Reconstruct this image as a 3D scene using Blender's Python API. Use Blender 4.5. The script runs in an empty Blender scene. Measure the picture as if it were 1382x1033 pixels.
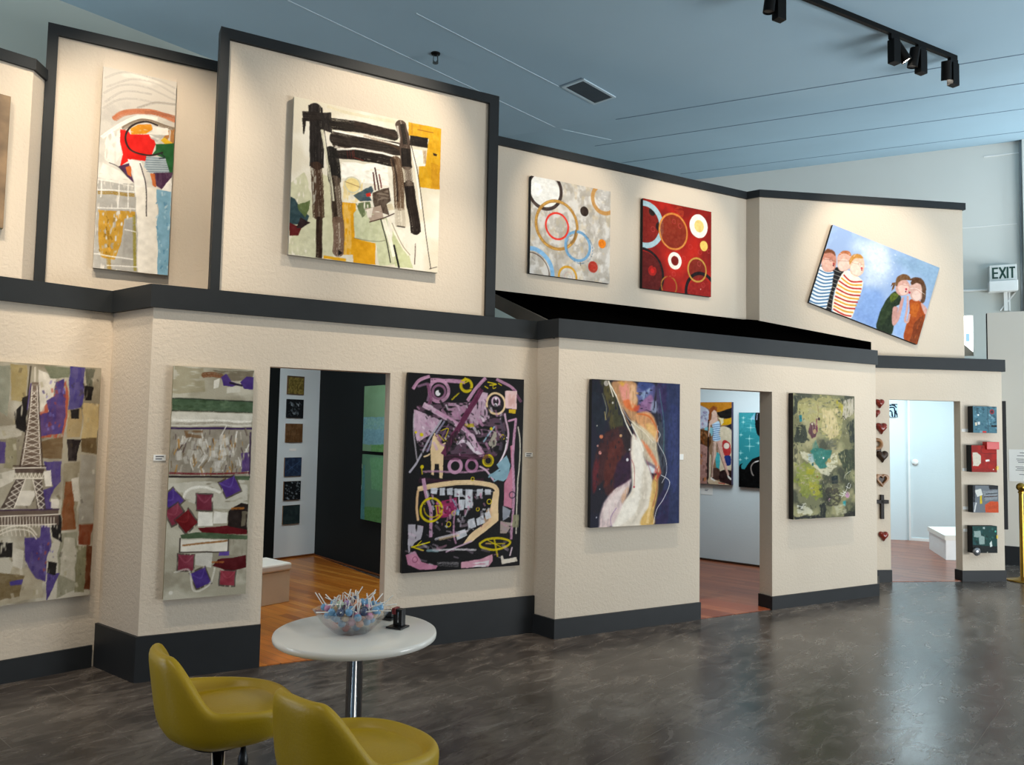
import bpy, bmesh, math, random
import numpy as np
from mathutils import Vector, Matrix
SC = bpy.context.scene
COL = SC.collection
R = math.radians

# ------------------------------------------------------------------ helpers
def link(o, parent=None):
    COL.objects.link(o)
    if parent: o.parent = parent
    return o
def obj(name, bm, mat, parent=None, smooth=False):
    me = bpy.data.meshes.new(name)
    bmesh.ops.recalc_face_normals(bm, faces=bm.faces)
    bm.to_mesh(me); bm.free()
    for m in (mat if isinstance(mat, (list, tuple)) else [mat]): me.materials.append(m)
    if smooth:
        for p in me.polygons: p.use_smooth = True
    return link(bpy.data.objects.new(name, me), parent)
def tag(o, label, cat, group=None, kind=None):
    o['label'] = label; o['category'] = cat
    if group: o['group'] = group
    if kind: o['kind'] = kind
    return o
def struct(o): o['kind'] = 'structure'; return o
def thing(name, label, cat, loc=(0, 0, 0), rz=0, group=None, roll=0):
    o = bpy.data.objects.new(name, None); o.empty_display_size = .05
    o.matrix_world = Matrix.Translation(loc) @ Matrix.Rotation(rz, 4, 'Z') @ Matrix.Rotation(roll, 4, 'Y')
    link(o); return tag(o, label, cat, group)
def box(bm, x0, x1, y0, y1, z0, z1, M=None, bev=0):
    r = bmesh.ops.create_cube(bm, size=1)
    vs = r['verts']
    for v in vs:
        v.co = Vector((x0 + (v.co.x + .5) * (x1 - x0), y0 + (v.co.y + .5) * (y1 - y0), z0 + (v.co.z + .5) * (z1 - z0)))
    if bev:
        es = list({e for v in vs for e in v.link_edges})
        r = bmesh.ops.bevel(bm, geom=es, offset=bev, segments=2, affect='EDGES', profile=.5)
        vs = list({v for f in r['faces'] for v in f.verts} | {v for v in vs if v.is_valid})
    if M is not None: bmesh.ops.transform(bm, matrix=M, verts=[v for v in vs if v.is_valid])
    return bm
def prism(bm, pts, z0, z1):
    n = len(pts)
    a = [bm.verts.new((p[0], p[1], z0 if not callable(z0) else z0(p))) for p in pts]
    b = [bm.verts.new((p[0], p[1], z1 if not callable(z1) else z1(p))) for p in pts]
    bm.faces.new(a[::-1]); bm.faces.new(b)
    for i in range(n): bm.faces.new((a[i], a[(i + 1) % n], b[(i + 1) % n], b[i]))
    return bm
def lathe(bm, prof, seg=32, M=None):
    rings = []
    for r, z in prof:
        if r < 1e-6: rings.append([bm.verts.new((0, 0, z))])
        else: rings.append([bm.verts.new((r * math.cos(2 * math.pi * i / seg), r * math.sin(2 * math.pi * i / seg), z)) for i in range(seg)])
    for a, b in zip(rings, rings[1:]):
        for i in range(seg):
            j = (i + 1) % seg
            if len(a) == 1 and len(b) == 1: continue
            if len(a) == 1: bm.faces.new((a[0], b[j], b[i]))
            elif len(b) == 1: bm.faces.new((a[i], a[j], b[0]))
            else: bm.faces.new((a[i], a[j], b[j], b[i]))
    if M is not None: bmesh.ops.transform(bm, matrix=M, verts=[v for r in rings for v in r])
    return bm
def tube(bm, p, q, r, seg=10, r2=None):
    p, q = Vector(p), Vector(q); d = q - p
    M = Matrix.Translation(p) @ d.to_track_quat('Z', 'Y').to_matrix().to_4x4()
    L = d.length; r2 = r if r2 is None else r2
    return lathe(bm, [(0, 0), (r, 0), (r2, L), (0, L)], seg, M)
NB = bmesh.new

# ------------------------------------------------------------------ materials
def srgb(h):
    c = [int(h[i:i + 2], 16) / 255 for i in (0, 2, 4)]
    return tuple(((x + .055) / 1.055) ** 2.4 if x > .04045 else x / 12.92 for x in c)
class NT:
    def __init__(s, name):
        s.m = bpy.data.materials.new(name); s.m.use_nodes = True
        s.t = s.m.node_tree; s.b = s.t.nodes['Principled BSDF']; s.out = s.t.nodes['Material Output']
    def n(s, typ, **kw):
        nd = s.t.nodes.new(typ)
        for k, v in kw.items():
            if k in nd.inputs: nd.inputs[k].default_value = v
            else: setattr(nd, k, v)
        return nd
    def l(s, a, b): s.t.links.new(a, b)
    def ramp(s, fac, stops):
        r = s.n('ShaderNodeValToRGB'); e = r.color_ramp.elements
        while len(e) < len(stops): e.new(.5)
        for el, (p, c) in zip(e, stops): el.position = p; el.color = (*c, 1)
        s.l(fac, r.inputs['Fac']); return r.outputs['Color']
    def bump(s, h, strength=.3, dist=.01):
        b = s.n('ShaderNodeBump', Strength=strength, Distance=dist); s.l(h, b.inputs['Height']); s.l(b.outputs['Normal'], s.b.inputs['Normal'])
def plain(name, hexc, rough=.5, metal=0, spec=.5, var=.06, scale=8, coat=0, bump=0, bscale=80):
    t = NT(name); c = srgb(hexc)
    no = t.n('ShaderNodeTexNoise', Scale=scale, Detail=4.0); co = t.n('ShaderNodeTexCoord'); t.l(co.outputs['Object'], no.inputs['Vector'])
    lo = tuple(x * (1 - var) for x in c); hi = tuple(min(1, x * (1 + var)) for x in c)
    t.l(t.ramp(no.outputs['Fac'], [(.3, lo), (.7, hi)]), t.b.inputs['Base Color'])
    t.b.inputs['Roughness'].default_value = rough; t.b.inputs['Metallic'].default_value = metal
    t.b.inputs['Specular IOR Level'].default_value = spec; t.b.inputs['Coat Weight'].default_value = coat
    if bump:
        n2 = t.n('ShaderNodeTexNoise', Scale=bscale, Detail=2.0); t.l(co.outputs['Object'], n2.inputs['Vector']); t.bump(n2.outputs['Fac'], bump, .01)
    return t.m
def plaster(name, hexc, bump=.5, scale=26):
    t = NT(name); c = srgb(hexc); co = t.n('ShaderNodeTexCoord')
    n1 = t.n('ShaderNodeTexNoise', Scale=1.3, Detail=3.0); t.l(co.outputs['Object'], n1.inputs['Vector'])
    t.l(t.ramp(n1.outputs['Fac'], [(.3, tuple(x * .95 for x in c)), (.7, c)]), t.b.inputs['Base Color'])
    n2 = t.n('ShaderNodeTexNoise', Scale=float(scale), Detail=3.0, Roughness=.55, Distortion=.6); t.l(co.outputs['Object'], n2.inputs['Vector'])
    t.bump(n2.outputs['Fac'], bump, .012); t.b.inputs['Roughness'].default_value = .75; t.b.inputs['Specular IOR Level'].default_value = .25
    return t.m
def emis(name, hexc, s):
    t = NT(name); t.b.inputs['Base Color'].default_value = (0, 0, 0, 1)
    t.b.inputs['Emission Color'].default_value = (*srgb(hexc), 1); t.b.inputs['Emission Strength'].default_value = s; return t.m
def wood(name, cols, ang, pw, rough=.25, pl=1.2):
    t = NT(name); co = t.n('ShaderNodeTexCoord'); mp = t.n('ShaderNodeMapping'); mp.inputs['Rotation'].default_value = (0, 0, ang)
    t.l(co.outputs['Object'], mp.inputs['Vector'])
    br = t.n('ShaderNodeTexBrick', Scale=1.0); br.inputs['Brick Width'].default_value = pl; br.inputs['Row Height'].default_value = pw
    br.inputs['Mortar Size'].default_value = .0015; br.inputs['Color1'].default_value = (0, 0, 0, 1); br.inputs['Color2'].default_value = (1, 1, 1, 1); br.inputs['Mortar'].default_value = (.0, .0, .0, 1); br.offset = .37
    t.l(mp.outputs['Vector'], br.inputs['Vector'])
    m2 = t.n('ShaderNodeMapping'); m2.inputs['Scale'].default_value = (1.2, 14, 1); t.l(mp.outputs['Vector'], m2.inputs['Vector'])
    no = t.n('ShaderNodeTexNoise', Scale=2.0, Detail=5.0, Distortion=.8); t.l(m2.outputs['Vector'], no.inputs['Vector'])
    mx = t.n('ShaderNodeMix', data_type='FLOAT'); mx.inputs[0].default_value = .4; t.l(no.outputs['Fac'], mx.inputs[2]); t.l(br.outputs['Color'], mx.inputs[3])
    c = t.ramp(mx.outputs[0], [(.2, srgb(cols[0])), (.5, srgb(cols[1])), (.8, srgb(cols[2]))])
    mm = t.n('ShaderNodeMix', data_type='RGBA'); t.l(br.outputs['Fac'], mm.inputs[0]); t.l(c, mm.inputs[6]); mm.inputs[7].default_value = (*srgb('3a1c0c'), 1)
    t.l(mm.outputs[2], t.b.inputs['Base Color']); t.b.inputs['Roughness'].default_value = rough
    return t.m
def slate_floor(name):
    t = NT(name); co = t.n('ShaderNodeTexCoord'); mp = t.n('ShaderNodeMapping'); mp.inputs['Rotation'].default_value = (0, 0, R(-48.7))
    t.l(co.outputs['Object'], mp.inputs['Vector'])
    br = t.n('ShaderNodeTexBrick', Scale=1.0); br.inputs['Brick Width'].default_value = .92; br.inputs['Row Height'].default_value = .46; br.offset = .5
    br.inputs['Mortar Size'].default_value = .0016; br.inputs['Color1'].default_value = (.42, .42, .42, 1); br.inputs['Color2'].default_value = (.58, .58, .58, 1)
    t.l(mp.outputs['Vector'], br.inputs['Vector'])
    m2 = t.n('ShaderNodeMapping'); m2.inputs['Scale'].default_value = (2.6, 6, 1); m2.inputs['Rotation'].default_value = (0, 0, R(12)); t.l(mp.outputs['Vector'], m2.inputs['Vector'])
    n1 = t.n('ShaderNodeTexNoise', Scale=1.6, Detail=6.0, Roughness=.62, Distortion=.7); t.l(m2.outputs['Vector'], n1.inputs['Vector'])
    n2 = t.n('ShaderNodeTexNoise', Scale=1.1, Detail=4.0, Roughness=.6); t.l(mp.outputs['Vector'], n2.inputs['Vector'])
    mx = t.n('ShaderNodeMix', data_type='FLOAT'); mx.inputs[0].default_value = .42; t.l(n1.outputs['Fac'], mx.inputs[2]); t.l(n2.outputs['Fac'], mx.inputs[3])
    m3 = t.n('ShaderNodeMix', data_type='FLOAT'); m3.inputs[0].default_value = .16; t.l(mx.outputs[0], m3.inputs[2]); t.l(br.outputs['Color'], m3.inputs[3])
    c = t.ramp(m3.outputs[0], [(.36, srgb('26221f')), (.48, srgb('433d39')), (.56, srgb('5b544e')), (.70, srgb('79726a'))])
    mm = t.n('ShaderNodeMix', data_type='RGBA'); t.l(br.outputs['Fac'], mm.inputs[0]); t.l(c, mm.inputs[6]); mm.inputs[7].default_value = (*srgb('5e5954'), 1)
    t.l(mm.outputs[2], t.b.inputs['Base Color'])
    rr = t.n('ShaderNodeMapRange'); rr.inputs['To Min'].default_value = .17; rr.inputs['To Max'].default_value = .34; t.l(n1.outputs['Fac'], rr.inputs['Value']); t.l(rr.outputs['Result'], t.b.inputs['Roughness'])
    t.bump(n1.outputs['Fac'], .10, .01); t.b.inputs['Specular IOR Level'].default_value = .36
    return t.m
def paint_mat():
    t = NT('oil_paint'); at = t.n('ShaderNodeAttribute', attribute_name='paint'); t.l(at.outputs['Color'], t.b.inputs['Base Color'])
    co = t.n('ShaderNodeTexCoord'); no = t.n('ShaderNodeTexNoise', Scale=45.0, Detail=4.0, Distortion=1.5); t.l(co.outputs['Object'], no.inputs['Vector'])
    t.bump(no.outputs['Fac'], .25, .006); t.b.inputs['Roughness'].default_value = .5; t.b.inputs['Specular IOR Level'].default_value = .12
    return t.m
def clear_mat(name, tint='ffffff', rough=.04, base=.1):
    t = NT(name); tr = t.n('ShaderNodeBsdfTransparent'); tr.inputs['Color'].default_value = (*srgb(tint), 1)
    gl = t.n('ShaderNodeBsdfGlossy'); gl.inputs['Roughness'].default_value = rough
    lw = t.n('ShaderNodeLayerWeight', Blend=.35); mr = t.n('ShaderNodeMapRange'); mr.inputs['To Min'].default_value = base; mr.inputs['To Max'].default_value = .4
    t.l(lw.outputs['Fresnel'], mr.inputs['Value']); mx = t.n('ShaderNodeMixShader'); t.l(mr.outputs['Result'], mx.inputs['Fac']); t.l(tr.outputs[0], mx.inputs[1]); t.l(gl.outputs[0], mx.inputs[2])
    t.l(mx.outputs[0], t.out.inputs['Surface']); return t.m

M_WALL = plaster('cream_plaster', 'd3c5b2', .32, 42)
M_ROOMWALL = plaster('cool_white_paint', 'd6dfe1', .12, 40)
M_DARKWALL = plaster('black_green_paint', '0a1011', .1, 40)
M_TRIM = plain('slate_grey_paint', '26292b', .55, spec=.2, bump=.05)
M_BASE = plain('charcoal_vinyl', '252729', .5, spec=.25)
M_CEIL = plain('blue_grey_ceiling_paint', 'a2bccb', .9, spec=.1, var=.04, scale=.6)
M_SEAM = plain('pale_ceiling_seam', 'bfd0d8', .9, spec=.1)
M_GROOVE = plain('dark_ceiling_joint', '74889a', .9, spec=.1)
M_BACK = plain('white_building_wall', 'd0d1cb', .8, var=.03, scale=.5)
M_SIDE = plain('grey_green_wall_paint', 'bac3bc', .85, var=.03, scale=.5)
M_PART = plain('cream_partition_paint', 'd8d2c6', .75, var=.02, scale=1)
M_ROOF = plain('black_roof_felt', '020202', 1, spec=0)
M_FLOOR = slate_floor('slate_vinyl_tiles')
M_WOOD = wood('amber_floorboards', ('8a4714', 'b56a22', 'd08a38'), R(40), .085, .28)
M_WOOD2 = wood('red_brown_floorboards', ('6e331d', '8c472a', 'a2603e'), R(40), .085, .28)
M_WHITE = plain('white_paint', 'f0efec', .45, var=.02)
M_LEATHER_W = plain('white_leatherette', 'ece6da', .5, var=.03, bump=.1, bscale=30)
M_YELLOW = plain('yellow_leatherette', 'ad8d12', .38, spec=.4, var=.06, scale=5, bump=.08, bscale=120)
M_CHROME = plain('chrome', 'd8d8da', .08, metal=1, var=.01)
M_BRASS = plain('polished_brass', '9c7c36', .28, metal=1, var=.06)
M_BLACK = plain('black_plastic', '0b0b0c', .4)
M_BLACKM = plain('black_metal', '060606', .5, spec=.15)
M_TABLE = plain('white_laminate', 'e9e4da', .18, var=.01)
M_RED = plain('red_card', '7a1c20', .4)
M_PAPER = plain('white_paper', 'ecebe6', .7, var=.02)
M_INK = plain('grey_ink', '6d6d70', .8)
M_GREEN = plain('dark_green_letters', '0d3d33', .5)
M_LENS = emis('lit_lamp_lens', 'fff6e6', 30)
M_SKYWIN = emis('bright_daylight_outside', 'f4fbff', 3.0)
M_VENT = plain('dark_grille', '4c5860', .6)
M_PAINT = paint_mat()
M_GLASS = clear_mat('clear_acrylic', 'ffffff', .05, .02)
M_HEART_RED = plain('polished_red_wood', '74200f', .3, spec=.3, var=.5, scale=18, coat=.15)
M_HEART_DARK = plain('dark_burl_wood', '35200f', .4, spec=.25, var=.5, scale=22)
M_HEART_TAN = plain('tan_carved_wood', '94683e', .45, var=.3, scale=20)
M_CROSS = plain('dark_cross_wood', '1a110c', .5, spec=.2, var=.4, scale=20)
EDGE = {k: plain(k + '_canvas_edge', h, .7) for k, h in dict(pale='b0aa9c', black='0c0b0c', olive='8c8468', purple='3d3454', wood='7a5a38', dark='15181b', green='476a4a').items()}

# ------------------------------------------------------------------ the plan: wall lines, like canvas positions below, unprojected from image pixels
PI = math.pi
AW = R(28.6); AL = R(45.6); AF = R(8.0)                 # directions of the stepped gallery front
S1 = (-2.850, 5.440); S2 = (-2.415, 5.115); S3 = (.385, 6.357); S4 = (4.280, 9.037)
def off(p, a, d): return (p[0] - math.sin(a) * d, p[1] + math.cos(a) * d)     # d > 0 goes into the wall
U1 = off(S2, AW, .64); U2 = off(S2, AW, .15); UL = off(S1, AL, .15); U3 = (2.785, 9.114); U4 = (5.300, 9.350)
def along(p, a, s, d=0): return (p[0] + math.cos(a) * s - math.sin(a) * d, p[1] + math.sin(a) * s + math.cos(a) * d)
def wm(p, a): return Matrix.Translation((p[0], p[1], 0)) @ Matrix.Rotation(a, 4, 'Z')
def wbox(bm, p, a, s0, s1, z0, z1, d0, d1): return box(bm, s0, s1, d0, d1, z0, z1, wm(p, a))
def wobj(name, mat, p, a, *boxes):
    bm = NB()
    for b in boxes: box(bm, *b)
    o = obj(name, bm, mat); o.matrix_world = wm(p, a); return struct(o)

# ------------------------------------------------------------------ camera
cam = bpy.data.cameras.new('camera'); cam.sensor_width = 36; cam.lens = 36 * 1036 / 1382; cam.clip_end = 200
co = link(bpy.data.objects.new('camera', cam)); SC.camera = co
pt, rl = R(3.43), R(1.11)
fw = Vector((0, math.cos(pt), math.sin(pt))); r0 = Vector((1, 0, 0)); u0 = r0.cross(fw)
rt = math.cos(rl) * r0 + math.sin(rl) * u0; up = -math.sin(rl) * r0 + math.cos(rl) * u0
co.matrix_world = Matrix(((rt.x, up.x, -fw.x, 0), (rt.y, up.y, -fw.y, 0), (rt.z, up.z, -fw.z, 1.70), (0, 0, 0, 1)))
# strokes of every painting: base colour, grid, strokes in thousandths of its width and height
ARTS = {}  # stroke points traced in image pixels, then warped flat from each canvas's image corners
ARTS['red_arch'] = ('cac3b7', (150,380), [
('N','e2dbcf',0.8,4,9,1,0.5),('N','aaa49b',0.5,7,12,2,0.62),('L','9b948b',[36,56,288,7,669,6,973,36],9.8,4.3,0.55,0.6),('L','9b948b',[69,98,350,40,672,28,992,69],9.8,4.3,0.55,0.6),
('L','9b948b',[31,133,267,73,587,62,980,98],9.8,4.3,0.55,0.6),('L','9b948b',[27,210,219,154,477,131,684,134],9.8,4.3,0.55,0.6),('L','9b948b',[51,176,299,104,649,92],9.8,4.3,0.55,0.6),
('L','8e857c',[482,175,713,132,982,121],13,4.3,0.7,0.5),('P','f0eadf',[100,336,252,305,297,433,203,481,88,466],15.2,0.9,0.3,0,0),('L','b5623a',[174,250,313,211,601,184,778,184,996,199],28.3,5.4,0.95,0.35),
('L','9b5a3c',[572,192,778,182,995,184],17.4,4.3,0.8,0.4),('L','eee8dc',[32,356,263,274,488,222,752,211],17.4,5.4,0.95,0.2),('L','73604c',[294,294,405,261,606,231,996,249],18.5,5.4,0.9,0.35),
('P','a8682e',[862,269,1002,249,998,328,853,325],6.5,0.9,0.3,0,0),('P','dd1208',[260,299,366,298,397,313,702,295,751,342,699,400,629,435,432,437,283,485,315,421,267,359],4.3,1,0,0,0),
('P','dc8f14',[394,286,492,260,667,247,699,269,613,297,411,312],4.3,1,0.2,0,0),('P','e9e4da',[697,254,905,249,924,282,826,295,794,324,680,315,642,293,694,281],4.3,1,0,0,0),
('P','b4b0a8',[649,295,885,287,765,330,681,317],4.3,0.9,0.3,0,0),('P','dcae1c',[817,318,866,300,979,323,915,340],4.3,1,0,0,0),('P','1f5c2a',[751,342,1003,321,1007,474,936,478,886,406,772,398,699,400,755,373],4.3,1,0,0,0),
('L','2a1c18',[755,244,607,237,463,257,366,293,337,338,376,380,480,401,684,403,844,379],8.7,2.2,1,0),('P','aab8be',[626,410,877,401,950,475,695,496,598,466],4.3,1,0,0,0),('L','4a5663',[616,418,892,407],2.4,0.5,0.9,0),
('L','4a5663',[620,430,902,418],2.4,0.5,0.9,0),('L','4a5663',[624,442,912,428],2.4,0.5,0.9,0),('L','4a5663',[628,453,922,439],2.4,0.5,0.9,0),('L','4a5663',[633,465,933,449],2.4,0.5,0.9,0),
('L','4a5663',[637,477,943,460],2.4,0.5,0.9,0),('L','4a5663',[641,489,953,471],2.4,0.5,0.9,0),('L','1d2a2a',[815,383,877,401,803,411],5.4,2.2,1,0),('P','432240',[738,492,1004,472,992,504,856,570,775,556],6.5,1,0.1,0,0),
('P','c8662c',[695,496,759,496,776,566,725,553],5.4,0.9,0.2,0,0),('P','4a2a4c',[266,484,406,460,475,556,395,534],5.4,1,0,0,0),('P','c8642a',[360,484,436,469,443,530,393,520],4.3,1,0,0,0),
('L','3a3634',[146,474,261,487,394,531],4.3,2.2,0.8,0),('P','f1ece2',[384,441,557,441,649,556,689,750,557,766,487,586,463,500],6.5,1,0,0,0),('P','a9a59d',[1,551,470,560,549,691,585,1005,8,1000],8.7,0.9,0.15,0,0),
('P','eee8dc',[62,478,292,509,455,555,472,576,17,566],8.7,0.8,0.3,0,0),('P','ece5d8',[495,575,776,561,820,701,868,1003,597,1008,556,755],6.5,1,0,0,0),('L','2a2222',[544,452,609,515,646,578,670,713],5.4,3.3,0.85,0.3),
('P','eee9e0',[850,568,992,501,991,606,884,611],6.5,1,0,0,0),('P','7fabc2',[777,572,988,575,1006,1001,863,1003,811,745,826,668],6.5,1,0,0,0),
('S',['a6c6d4','5d8fae','c6d8dc'],[779,594,986,584,1000,997,862,1001],26,8.7,23.9,90,3,2.5,0.9),('L','93701f',[11,627,491,615],16.3,5.4,0.9,0.5),('L','e8e4dc',[1,614,489,599],6.5,3.3,0.9,0.3),
('P','bf8f2e',[37,714,529,697,524,724,377,741,363,859,276,947,95,945,37,819],8.7,0.95,0.2,0,0),('S',['d8a23c','8f6a1e','a59d90'],[37,714,344,706,288,936,64,923],30,8.7,26.1,85,5,2.5,0.9),
('P','a29e96',[392,749,525,735,570,968,364,977,391,858],6.5,0.9,0.1,0,0),('L','8d8022',[502,715,556,995],14.1,4.3,0.8,0.4),('L','a07a20',[188,918,213,1001],19.6,4.3,0.8,0.4),('L','ece8e0',[59,564,56,649],6.5,3.3,0.85,0.35),
('L','ece8e0',[284,558,286,692],6.5,3.3,0.85,0.35),('L','ece8e0',[399,569,422,686],6.5,3.3,0.85,0.35),('L','ece8e0',[22,704,513,684],6.5,3.3,0.85,0.35),('L','ece8e0',[10,930,515,938],6.5,3.3,0.85,0.35),
('L','ece8e0',[398,794,527,799],6.5,3.3,0.85,0.35),('L','ece8e0',[182,981,576,973],6.5,3.3,0.85,0.35),])
ARTS['black_gate'] = ('dbd1bb', (260,260), [
('N','ece5d6',0.7,4,5,11,0.5),('N','d8cdb4',0.5,6,7,12,0.6),('P','c9c5a2',[-6,545,90,470,132,641,169,683,182,1003,0,1000],17.2,0.9,0.15,0,0),('P','cbc6a0',[189,452,250,478,272,727,282,978,194,990],12.3,0.85,0.1,0,0),
('L','d9cba6',[213,17,336,34,530,30,665,27],19.7,7.4,0.7,0.4),('P','d09a10',[761,5,1000,0,998,426,849,431,840,289,887,284,907,94,764,96],6.2,1,0.08,0,0),('P','bd8410',[933,256,1002,257,998,426,932,424],9.9,0.8,0.2,0,0),
('L','a8680c',[783,9,786,79],12.3,4.9,0.5,0.4),('L','c98d20',[843,4,842,75],17.2,4.9,0.6,0.4),('L','8a4a10',[825,43,940,43],4.9,2.5,0.9,0.2),('P','3a2410',[940,180,972,185,968,201,945,198],2.5,1,0,0,0),
('P','f0e9d8',[783,182,863,179,887,280,820,296],9.9,1,0,0,0),('L','a5825c',[880,176,880,266],22.2,4.9,0.8,0.4),('P','ece4d2',[294,373,650,308,670,505,755,693,763,918,584,940,335,621],9.9,0.9,0.1,0,0),
('P','fdf8ec',[312,363,624,319,636,461,452,467,316,466],12.3,0.9,0.2,0,0),('P','e8c878',[329,488,464,441,457,602,334,609],17.2,0.6,0.4,0,0),('P','c6c8a0',[403,647,625,675,687,977,586,995,555,858,415,840],9.9,0.95,0.1,0,0),
('P','dd9c12',[325,620,414,611,420,657,404,677,415,840,555,858,560,998,411,1005,409,950,348,958],4.9,1,0,0,0),('P','e8c07a',[335,621,384,619,397,952,348,958],9.9,0.6,0.3,0,0),('L','dfa21a',[217,987,362,990],19.7,4.9,1,0),
('P','c3c795',[665,731,789,902,819,992,688,989],9.9,0.9,0.1,0,0),('P','2f4448',[4,632,33,645,64,699,124,738,103,788,0,815,-7,710],9.9,1,0,0,0),('P','5c6a3c',[46,679,120,641,122,690,96,754,53,713],9.9,0.95,0.1,0,0),
('P','5a1414',[2,803,81,815,60,871,3,883],9.9,1,0,0,0),('P','2a1a1a',[67,758,132,778,81,821,47,826],7.4,1,0,0,0),('L','181210',[137,37,148,219,158,421],89.9,6.2,1,0.12),('L','3a2416',[155,398,168,588,183,741],75.2,7.4,0.95,0.3),
('P','b9b3a4',[123,428,153,434,155,638,139,664],9.9,0.8,0.4,0,0),('L','2e1c10',[187,740,188,847,189,996],39.4,6.2,1,0.1),('L','1c1410',[57,117,193,95],60.4,7.4,1,0.12),('P','1c1410',[54,130,81,124,70,234,62,224],3.7,1,0.2,0,0),
('P','181210',[162,71,237,53,247,187,184,175],7.4,1,0.1,0,0),('P','3c2c22',[244,181,710,171,725,231,254,271],12.3,0.85,0.3,0,0),('L','181008',[244,126,401,113,552,113,671,117],72.7,6.2,1,0.2),
('L','2a1a10',[388,103,565,105,675,117],45.6,6.2,0.9,0.35),('L','231a14',[248,217,430,212,711,202],86.2,7.4,1,0.2),('L','fff8ea',[262,169,403,168,580,171,710,177],11.1,3.7,0.95,0.1),
('L','1a110c',[274,310,408,297,559,293,662,296],67.8,6.2,1,0.15),('L','faf2e4',[285,283,431,255,583,251,713,259],12.3,3.7,0.9,0.15),('L','6b4a2c',[453,164,606,178,711,202],19.7,4.9,0.5,0.5),
('L','14100c',[243,297,265,402,275,497],82.6,7.4,1,0.15),('L','5a4a3c',[274,473,288,616,303,735],72.7,7.4,0.95,0.4),('L','2a1c10',[256,476,274,619,291,737],27.1,6.2,0.95,0.2),
('L','6a5040',[303,735,314,854,312,951],75.2,7.4,0.95,0.35),('P','1a1410',[311,927,342,947,312,969],3.7,1,0,0,0),('L','d8d2b8',[179,176,207,304,247,478,268,620],17.2,4.9,0.95,0.1),
('L','1c1814',[193,161,220,314,258,573,267,692],3.7,1.2,0.9,0),('L','4a3a30',[705,32,727,104,743,189,754,314],78.9,6.2,1,0.25),('L','f0e8da',[682,49,699,160],14.8,4.9,0.8,0.4),('L','171009',[718,29,742,164],33.3,4.9,0.95,0.2),
('L','1a120c',[774,126,901,121],67.8,6.2,1,0.12),('L','1a120c',[747,189,757,314],67.8,6.2,1,0.15),('L','1d130c',[771,413,804,585,836,744],75.2,6.2,1,0.12),('L','6a5a4c',[757,314,779,437],60.4,6.2,0.95,0.4),
('L','5c4430',[674,272,699,400,713,611],75.2,6.2,0.95,0.35),('L','2a1c12',[659,281,686,402,700,551],12.3,4.9,0.9,0.2),('L','b8aa94',[712,599,723,723],72.7,6.2,0.8,0.45),('L','2a2018',[701,720,753,721],7.4,2.5,1,0),
('L','faf4e8',[789,181,829,365,864,575],12.3,3.7,0.9,0.1),('L','20140e',[785,162,843,375,903,735,948,977],4.9,1.8,1,0),('L','3a2018',[832,821,831,959],6.2,2.5,0.9,0.3),('L','2a1810',[992,959,938,978],3.7,1.2,1,0),
('L','7a1c14',[348,280,355,327],3.1,1.2,0.8,0),('L','7a1c14',[364,277,371,324],3.1,1.2,0.8,0),('L','7a1c14',[380,274,387,321],3.1,1.2,0.8,0),('L','7a1c14',[390,272,397,320],3.1,1.2,0.8,0),
('L','8c2a1c',[397,317,459,324],4.9,2.5,0.7,0.4),('C','ead28c',[391,496],44.4,0,1,1,0),('C','cfc9ae',[391,496],54.2,8.6,1,0.9,0),('L','8a5a30',[342,484,441,504],3.7,1.2,0.9,0),
('P','3d5058',[400,562,515,481,529,510,506,551,519,579,445,597],7.4,1,0.1,0,0),('P','c62a1a',[480,539,511,525,516,549,487,558],3.7,1,0,0,0),('P','5f6a44',[414,615,507,588,521,629,461,699],9.9,0.95,0.2,0,0),
('P','4c3c30',[523,523,636,473,652,558,621,588,643,659,547,637,530,590],6.2,1,0.1,0,0),('P','8a7a6a',[555,524,631,493,643,547,563,572],6.2,0.8,0.3,0,0),('P','b09a88',[478,641,583,600,606,678,518,721],7.4,1,0.2,0,0),
('P','ede2d0',[484,647,533,620,523,690,498,694],4.9,0.9,0,0,0),('L','3a1c14',[512,722,606,680,675,642],6.2,2.5,1,0),('P','d8c8a8',[621,588,660,576,674,617,636,629],6.2,1,0,0,0),('L','4a1a14',[525,393,542,502],9.9,2.5,1,0),
('L','3a1612',[536,360,567,497],9.9,2.5,1,0),('L','6a1c14',[566,398,585,482],8.6,2.5,1,0),('L','f4ecd8',[606,690,649,808,686,927],27.1,4.9,1,0),('L','f0e6d0',[637,673,707,800,789,902],19.7,4.9,1,0),
('L','1f1a16',[587,693,631,835,661,968],7.4,2.5,1,0),('L','14100e',[683,853,720,992],13.6,2.5,1,0),('L','7a6a50',[664,706,734,834,796,901],4.9,1.2,0.8,0),('L','3a3a2a',[411,841,555,843,618,827],2.5,1.2,0.8,0),])
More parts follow.
